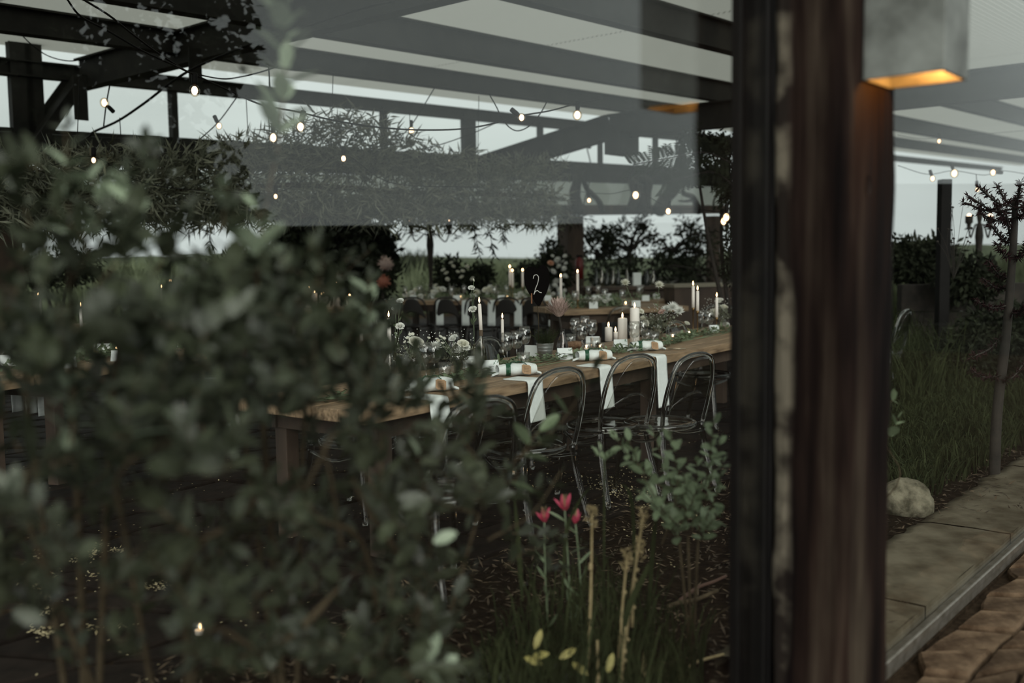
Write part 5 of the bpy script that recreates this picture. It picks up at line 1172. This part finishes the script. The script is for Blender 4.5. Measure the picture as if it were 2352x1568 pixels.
for (lab, x0, y0, x1, y1, d_) in (('dry straw stalk with crumpled seed head, left of the middle', 1350, 1430, 1360, 1180, 3.05), ('dry straw stalk leaning right with crumpled head', 1425, 1480, 1478, 1180, 3.1), ('dry straw stalk with brown flower clump', 1415, 1560, 1440, 1275, 3.0), ('short bleached stalk low in the grass', 1375, 1568, 1372, 1470, 2.9), ('short dry stalk right of the middle', 1432, 1560, 1436, 1440, 2.9), ('dry stalk right of the brown clump', 1452, 1320, 1468, 1250, 3.1)):
    a = P(x0, y0 + 120, d_); a.z = max(.03, a.z); b = P(x1, y1, d_); t = thing('dry_stalk', lab, 'plant', a, 0, 'dry stalks'); m = MB(); m.tube(spline([(0, 0, 0), (b - a) * .5 + rvec() * .01, b - a], 5), [.0055] * 6 + [.004] * 5, 6)
    for k in range(3): m.ball((b - a) * ru(.2, .9), .008, 6, 4)
    m.build('stalk', M_straw, t, smooth=True); m = MB()
    if y1 < 1300:
        for k in range(60): m.leaf((b - a) + Vector((ru(-.014, .014), ru(-.014, .014), ru(-.05, .02))), rvec() + Z * .9, rvec(), .017, .006, thin=True)
        m.build('seed_head', M_straw, t)
# agapanthus bud
a = P(1385, 1440, 3.15); a.z = .03; b = P(1388, 1058, 3.15); t = thing('budding_stalk', 'green stalk with a cluster of unopened buds in front of the clear chairs', 'plant', a); m = MB(); m.tube(spline([(0, 0, 0), (b - a) * .5, b - a], 5), .0038, 7); m.build('stalk', M_grass, t, smooth=True)
for (x_, y_) in ((1372, 1040), (1379, 1026), (1386, 1050), (1394, 1044), (1404, 1040), (1412, 1036), (1368, 1034), (1380, 1044)):
    p = P(x_, y_, 3.15) - a; m = MB(); m.tube([b - a, p], .0015, 4); m.leaf(p - (p - (b - a)).normalized() * .006, p - (b - a), rvec(), .026, .012); m.ball(p, .006, 7, 5, (1, 1, 1.7)); m.build('flower_bud', M_sage, t, smooth=True)
for (x_, y_, r, lab) in ((1297, 1158, .030, 'bright pink lily bloom standing highest'), (1250, 1186, .026, 'pink lily bloom half hidden at the left'), (1322, 1190, .024, 'crumpled pink lily bloom at lower right')):
    c = P(x_, y_, 3.3); a = Vector((c.x + ru(-.03, .03), c.y + .02, .03)); t = thing('pink_lily', lab, 'flower', a, 0, 'pink lilies'); m = MB(); m.tube(spline([(0, 0, 0), (c - a) * .6 + rvec() * .01, c - a - Z * .02], 5), .003, 6)
    for k in range(9): m.leaf((c - a) * (k / 10 + .1), (ru(-1, 1), ru(-1, 1), .9), rvec(), .07, .010, curl=.3)
    m.build('stem', M_sage, t, smooth=True); bloom(t, 'lily', c - a, r, M_pink, d_=(ru(-.3, .3), ru(-.5, -.1), 1))
    m = MB()
    for k in range(5): m.tube([c - a - Z * .01, c - a + Vector((ru(-.01, .01), ru(-.01, .01), .035))], .0009, 4)
    m.build('stamens', M_straw, t)
# low ground cover
m = MB()
for _ in range(1400):
    c = P(ru(1040, 1330), 1480, ru(2.55, 3.1)); 
    if ww_(c) > -.1: continue
    c.z = ru(.04, .16); m.leaf(c, rvec(), (ru(-.4, .4), ru(-.4, .4), 1), ru(.018, .032), ru(.012, .02))
o = m.build('ground_cover', M_leafdark); tag(o, 'low small leaved ground cover along the bottom of the bed', 'plant', kind='stuff')
t = thing('yellow_leaf_sprig', 'few yellowing curled leaves at the bottom of the grass', 'plant', P(1255, 1530, 2.8))
for (x_, y_, dx, dy) in ((1228, 1490, .3, .8), (1262, 1500, -.9, -.2), (1285, 1512, .9, .5), (1245, 1525, -.8, .3), (1395, 1545, .3, .9), (1350, 1550, -.6, .5)):
    m = MB(); m.leaf((0, 0, 0), (dx, .1, dy), (0, -1, .4), .055, .022, curl=.35); m.build('leaf', mat('yellow_leaf', (.20, .17, .04), .6, col2=(.32, .28, .09), vscale=20), t, P(x_, y_, 2.8) - t.location, smooth=True)
# ------------------------------------------------------------------ shrubs with leaves as single parts
LEAFM = {}
LSC = 1.5
def leaf_me(kind, k):
    key = (kind, k)
    if key not in LEAFM:
        m = MB(); m.leaf((0, 0, 0), (1, 0, 0), (0, 0, 1), 1, (.52, .60, .45)[k], fold=(.18, .1, .3)[k], curl=(.10, .2, -.05)[k]); LEAFM[key] = m.mesh('leaf', {'dark': M_leaf, 'pale': M_leafpale, 'sage': M_sage}[kind])
    return LEAFM[key]
def sprig_leaves(pts, n, L_, out, kind='dark', twist=0, up=.35, var=.25, side=1.0):
    sp_ = spline(pts, 6) if len(pts) > 2 else [Vector(pts[0]).lerp(Vector(pts[1]), i / 8) for i in range(9)]
    N_ = len(sp_) - 1
    for i in range(n):
        a = (i + .5) / n * N_ ; k = min(int(a), N_ - 1); c = sp_[k].lerp(sp_[k + 1], a - k); ax = (sp_[k + 1] - sp_[k]).normalized()
        s0 = ax.orthogonal().normalized(); an = i * 1.57 + twist + ru(-.4, .4); s_ = Matrix.Rotation(an, 3, ax) @ s0
        for sg in (-1, 1):
            d_ = (s_ * sg * side + ax * ru(.4, .9) + Z * up * rnd() + rvec() * .18).normalized(); nr = (ax + Z * ru(0, .8) - d_ * ax.dot(d_) + rvec() * .25)
            out.append((c, d_, nr, L_ * LSC * (1 + ru(-var, var)) * (1 - .35 * i / n), kind))
    c = sp_[-1]; out.append((c, (sp_[-1] - sp_[-2]).normalized() + rvec() * .2, rvec(), L_ * .7, kind))
    return sp_
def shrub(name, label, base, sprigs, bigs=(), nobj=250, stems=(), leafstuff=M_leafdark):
    """sprigs: (pts3d, n, L, kind, stemradius)"""
    t = thing(name, label, 'shrub', base); b0 = Vector(base); LV = []; sm = MB()
    for pts, n, L_, kd, r in sprigs:
        sp_ = sprig_leaves(pts, n, L_, LV, kd, ru(0, 3)); q = [p - b0 for p in sp_]
        sm.tube(q, [r * (1 - .6 * i / len(q)) for i in range(len(q))], 5)
    for pts, r in stems:
        q = [p - b0 for p in spline(pts, 6)]; sm.tube(q, [r * (1 - .5 * i / len(q)) for i in range(len(q))], 6)
    sm.build('branches', M_branch, t, smooth=True)
    for it in bigs: LV.append(it)
    keep = [l for l in LV if ww_(l[0] + l[1] * l[3]) < -.01 and ww_(l[0]) < -.03]
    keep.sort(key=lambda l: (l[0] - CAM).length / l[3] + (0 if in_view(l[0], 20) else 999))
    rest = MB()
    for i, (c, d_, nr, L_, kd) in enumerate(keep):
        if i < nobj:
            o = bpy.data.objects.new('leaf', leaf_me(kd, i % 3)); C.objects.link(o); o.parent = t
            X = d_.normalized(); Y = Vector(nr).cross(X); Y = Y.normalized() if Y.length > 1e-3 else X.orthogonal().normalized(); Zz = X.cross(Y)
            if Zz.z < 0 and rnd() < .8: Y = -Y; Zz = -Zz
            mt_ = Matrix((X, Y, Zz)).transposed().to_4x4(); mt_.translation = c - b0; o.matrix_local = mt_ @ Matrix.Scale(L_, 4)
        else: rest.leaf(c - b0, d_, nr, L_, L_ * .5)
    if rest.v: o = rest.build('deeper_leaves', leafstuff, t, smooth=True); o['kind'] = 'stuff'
    return t
def PG(px_, py, extra):
    """point behind the glass by `extra` metres along the view depth"""
    r_ = ray(px_, py); # glass: w = 0
    s_ = (O - CAM).dot(W) / r_.dot(W); d0 = s_ * r_.y
    return P(px_, py, max(1.25, d0) + extra)
def filler(n, reg, dr, L_, kd='dark', ln=(90, 170), nl=(4, 7), lean=0, r=.0022):
    res = []
    for _ in range(n):
        for _ in range(60):
            x_, y_ = ru(-60, 1330), ru(250, 1600)
            if reg(x_, y_): break
        e_ = ru(*dr); l_ = ru(*ln); an = PI / 2 + random.gauss(lean, .9); p0 = PG(x_, y_, e_); p1 = PG(x_ + math.cos(an) * l_, y_ - math.sin(an) * l_, e_ + ru(-.12, .12)); md = (p0 + p1) / 2 + rvec() * .02
        res.append(([p0, md, p1], random.randint(*nl), L_ * ru(.75, 1.2), kd, r))
    return res
def rb_(y):      # right border of the foliage mass
    pts = [(400, 560), (520, 640), (600, 740), (700, 800), (800, 880), (900, 960), (1000, 1090), (1100, 1150), (1250, 1190), (1400, 1040), (1600, 1000)]
    for (y0, x0), (y1, x1) in zip(pts[:-1], pts[1:]):
        if y0 <= y <= y1: return x0 + (x1 - x0) * (y - y0) / (y1 - y0)
    return 400 if y < 400 else 1000
def pl(pts, e): return [PG(x_, y_, e + ee) for (x_, y_, *q) in pts for ee in [(q[0] if q else 0)]]
def foot(x_, y_, e): p = PG(x_, y_, e); return Vector((p.x, p.y, .03))
random.seed(21)
# A: tall sprig shrub in the middle
fA = foot(640, 900, .9)
A = [(pl([(590, 640), (612, 470), (640, 330)], .55), 3, .032, 'dark', .006), (pl([(640, 330), (652, 200), (655, 90), (650, -20)], .5), 10, .048, 'pale', .0035), (pl([(655, 110), (648, 40), (655, -30)], .5), 5, .046, 'pale', .003),
     (pl([(585, 640), (560, 560), (530, 470), (515, 420)], .45), 7, .042, 'pale', .003), (pl([(560, 180), (548, 130)], .6), 2, .018, 'pale', .0015), (pl([(590, 600), (600, 540), (590, 470)], .4), 6, .045, 'pale', .003),
     (pl([(840, 760), (850, 700), (848, 640)], .5), 5, .038, 'pale', .003), (pl([(700, 700), (760, 660), (800, 590)], .5), 6, .034, 'dark', .003), (pl([(640, 640), (690, 600), (730, 540)], .5), 6, .036, 'dark', .003)]
A += filler(72, lambda x_, y_: 420 < x_ < rb_(y_) - 20 and y_ > 690 and y_ < 960, (.12, 1.0), .036)
A += filler(3, lambda x_, y_: 480 < x_ < rb_(y_) and y_ > 440 and y_ < 600, (.15, .5), .034, ln=(60, 110))
shrub('leafy_shrub', 'large blurred shrub in front with one tall sprig reaching the picture top', fA, A, nobj=290, stems=[([fA, PG(600, 900, .8), PG(590, 640, .55)], .010), ([fA, PG(700, 950, .8), PG(780, 800, .6), PG(840, 740, .5)], .007), ([fA, PG(560, 1000, .7), PG(470, 800, .5)], .007)])
# B: left edge shrub
fB = foot(150, 900, .9)
B = [(pl([(160, 560), (155, 420), (150, 280)], .5), 7, .040, 'pale', .003), (pl([(190, 560), (240, 470), (200, 400)], .5), 5, .050, 'pale', .003), (pl([(290, 620), (300, 500), (292, 400)], .45), 7, .046, 'pale', .003), (pl([(60, 640), (70, 520), (30, 440)], .5), 6, .042, 'dark', .003), (pl([(170, 640), (200, 560), (120, 480)], .45), 7, .052, 'dark', .003), (pl([(350, 640), (400, 540), (430, 480)], .5), 7, .050, 'dark', .003), (pl([(220, 660), (280, 580), (250, 500)], .4), 6, .055, 'dark', .003), (pl([(20, 620), (60, 575), (110, 570)], .45), 3, .045, 'dark', .002)]
B += filler(58, lambda x_, y_: x_ < 440 and 730 < y_ < 1010, (.12, 1.1), .040)
B += filler(1, lambda x_, y_: 20 < x_ < 440 and 500 < y_ < 620, (.15, .6), .040, ln=(60, 110))
shrub('leafy_shrub', 'blurred broad leaved shrub filling the left edge in front of the tables', fB, B, nobj=290, stems=[([fB, PG(170, 900, .8), PG(160, 560, .5)], .010), ([fB, PG(260, 900, .7), PG(330, 700, .5)], .008), ([fB, PG(60, 900, .7), PG(40, 650, .6)], .008)])
# C: low centre shrub with pale round leaves
fC = foot(880, 1500, .8)
C_ = [(pl([(880, 1180), (875, 1040), (880, 900), (890, 800)], .35), 9, .040, 'dark', .004), (pl([(760, 1000), (840, 960), (900, 880)], .3), 6, .036, 'dark', .003), (pl([(1120, 1240), (1220, 1180), (1290, 1080)], .5), 3, .03, 'pale', .003),
      (pl([(1090, 1150), (1140, 1125), (1160, 1075)], .55), 3, .036, 'sage', .002), (pl([(1150, 1110), (1185, 1100), (1180, 1060)], .6), 2, .036, 'sage', .002),
      (pl([(1180, 1060), (1270, 990), (1330, 910), (1375, 830)], .6), 7, .042, 'sage', .0025), (pl([(1200, 1040), (1240, 990), (1275, 1000)], .6), 3, .042, 'sage', .002),
      (pl([(1160, 1300), (1230, 1260), (1300, 1310)], .55), 5, .032, 'pale', .002), (pl([(1100, 1180), (1000, 1150), (940, 1090)], .4), 6, .044, 'dark', .003), (pl([(980, 1130), (960, 1060), (980, 1020)], .35), 4, .036, 'pale', .002),
      (pl([(1100, 1060), (1060, 1000), (1075, 940)], .45), 5, .038, 'dark', .003), (pl([(900, 1560), (960, 1500), (1000, 1470)], .35), 4, .055, 'dark', .004)]
C_ += filler(70, lambda x_, y_: 700 < x_ < rb_(y_) and 860 < y_ < 1560, (.15, .9), .038)
def big(x_, y_, e_, dx, dy, L_, kd='pale', ny=-1, nz=.6): return (PG(x_, y_, e_), Vector((dx, .15, dy)).normalized(), Vector((ru(-.2, .2), ny, nz)), L_, kd)
bigs = [big(995, 1245, .3, .9, .35, .050), big(1030, 1262, .32, .3, -1, .038), big(1045, 1370, .35, .5, 1, .05, nz=.2), big(965, 1525, .25, .45, .9, .07), big(975, 1560, .25, .8, .55, .075), big(985, 1580, .25, .95, .1, .06), big(630, 1170, .3, 1, .05, .045, 'dark'), big(540, 1050, .3, -.35, .9, .045), big(900, 1160, .3, .95, .2, .07, 'dark'), big(940, 1190, .3, .6, .6, .055, 'dark')]
shrub('leafy_shrub', 'blurred shrub with pale round leaves low in the centre', fC, C_, bigs, nobj=290, stems=[([fC, PG(850, 1300, .5), PG(700, 1180, .4), PG(760, 1000, .3)], .007), ([fC, PG(960, 1420, .5), PG(930, 1300, .4), PG(850, 1180, .35), PG(810, 1100, .35)], .008), ([fC, PG(1050, 1350, .6), PG(1100, 1180, .55)], .006), ([PG(785, 1260, .4), PG(760, 1100, .4), PG(740, 1020, .4)], .005)])
# D: bottom left trailing branches
fD = foot(420, 1560, .8)
D_ = [(pl([(460, 1240), (540, 1200), (600, 1130)], .3), 5, .046, 'dark', .005), (pl([(460, 1240), (400, 1200), (340, 1140)], .3), 6, .050, 'dark', .005), (pl([(480, 1230), (430, 1290), (400, 1330)], .3), 3, .062, 'dark', .003), (pl([(460, 1000), (400, 1010), (260, 1000)], .35), 6, .05, 'dark', .005), (pl([(450, 1500), (520, 1515), (620, 1490), (700, 1440), (780, 1350)], .3), 7, .032, 'pale', .005), (pl([(420, 1490), (460, 1510)], .3), 2, .03, 'pale', .003), (pl([(600, 1320), (640, 1350), (680, 1365)], .3), 4, .026, 'pale', .003), (pl([(60, 1080), (120, 1050), (180, 1060)], .4), 5, .055, 'dark', .003), (pl([(480, 1100), (380, 960), (370, 940)], .3), 4, .042, 'pale', .003), (pl([(160, 1060), (165, 960), (160, 880)], .3), 5, .040, 'pale', .003)]
D_ += filler(48, lambda x_, y_: x_ < 720 and 960 < y_ < 1560 and not (60 < x_ < 380 and 1180 < y_ < 1480), (.15, .8), .042)
D_ += filler(7, lambda x_, y_: 60 < x_ < 380 and 1180 < y_ < 1480, (.2, .8), .040)
shrub('leafy_shrub', 'blurred trailing shrub over the dark flagstones at bottom left', fD, D_, nobj=290, stems=[([fD, PG(430, 1400, .4), PG(460, 1240, .3)], .008), ([fD, PG(450, 1500, .3), PG(620, 1490, .3), PG(780, 1350, .3)], .006), ([fD, PG(300, 1300, .5), PG(280, 1080, .35), PG(460, 1000, .35)], .006), ([fD, PG(100, 1300, .5), PG(60, 1080, .4)], .006)])
# E: sharp sage shrub at the right of the left pane
fE = P(1590, 1300, 3.3); fE.z = .04; E_ = []
for (x0, y0, x1, y1, n_) in ((1560, 1230, 1440, 1000, 9), (1570, 1220, 1500, 990, 9), (1580, 1200, 1540, 1000, 9), (1590, 1220, 1600, 1060, 9), (1600, 1210, 1640, 960, 10), (1600, 1230, 1660, 1060, 8), (1560, 1240, 1470, 1130, 7), (1580, 1160, 1530, 1080, 8), (1620, 1160, 1655, 1010, 7), (1610, 1240, 1650, 1180, 6), (1560, 1210, 1500, 1150, 6), (1600, 1180, 1570, 1090, 7), (1570, 1200, 1600, 1120, 7), (1520, 1120, 1410, 1000, 7)):
    LSC = 1.32; E_.append(([P(x0, y0, 3.25 + ru(-.1, .1)), P((x0 + x1) / 2 + ru(-12, 12), (y0 + y1) / 2, 3.2 + ru(-.15, .15)), P(x1, y1, 3.15 + ru(-.2, .15))], n_, .040, 'sage', .003))
shrub('saltbush', 'sharp grey green shrub against the black window frame', fE, E_, nobj=290, leafstuff=M_sage, stems=[([fE, P(1580, 1230, 3.25)], .006), ([fE, P(1605, 1200, 3.25)], .006), ([fE, P(1560, 1240, 3.25)], .006), ([P(1520, 1250, 3.2), P(1545, 1180, 3.2), P(1560, 1080, 3.2)], .004)])
fF = foot(2050, 1300, .1); fF = WL(uP + .75, -.7, .03)
shrub('garden_sprig', 'small pale leaf sprig beside the right edge of the timber post', fF, [([P(2035, 1010, fF.y), P(2050, 990, fF.y), P(2062, 960, fF.y)], 2, .045, 'sage', .002), ([P(2030, 930, fF.y), P(2050, 920, fF.y), P(2055, 912, fF.y)], 1, .03, 'sage', .002)], stems=[([fF, P(2030, 1150, fF.y), P(2035, 1010, fF.y)], .003)])
# orange glow points, built as tealights added on the floor
for (x_, y_, s_, lab) in ((695, 938, 2.2, 'orange glow point among the shrub leaves'), (460, 1458, 1.0, 'small orange glow point at the bottom left'), (1176, 1090, 1.0, 'tiny orange glow point below the nearest chairs'), (1437, 882, 3.0, 'orange glow point seen through a clear chair back'), (895, 1208, .9, 'orange glow point behind the bare brown twigs'), (540, 918, 1.2, 'faint orange glow point left of the shrub centre')):
    tealight(0, 0, lab, 'added glow points on the floor', loc=G(x_, y_, .025), sc=s_)
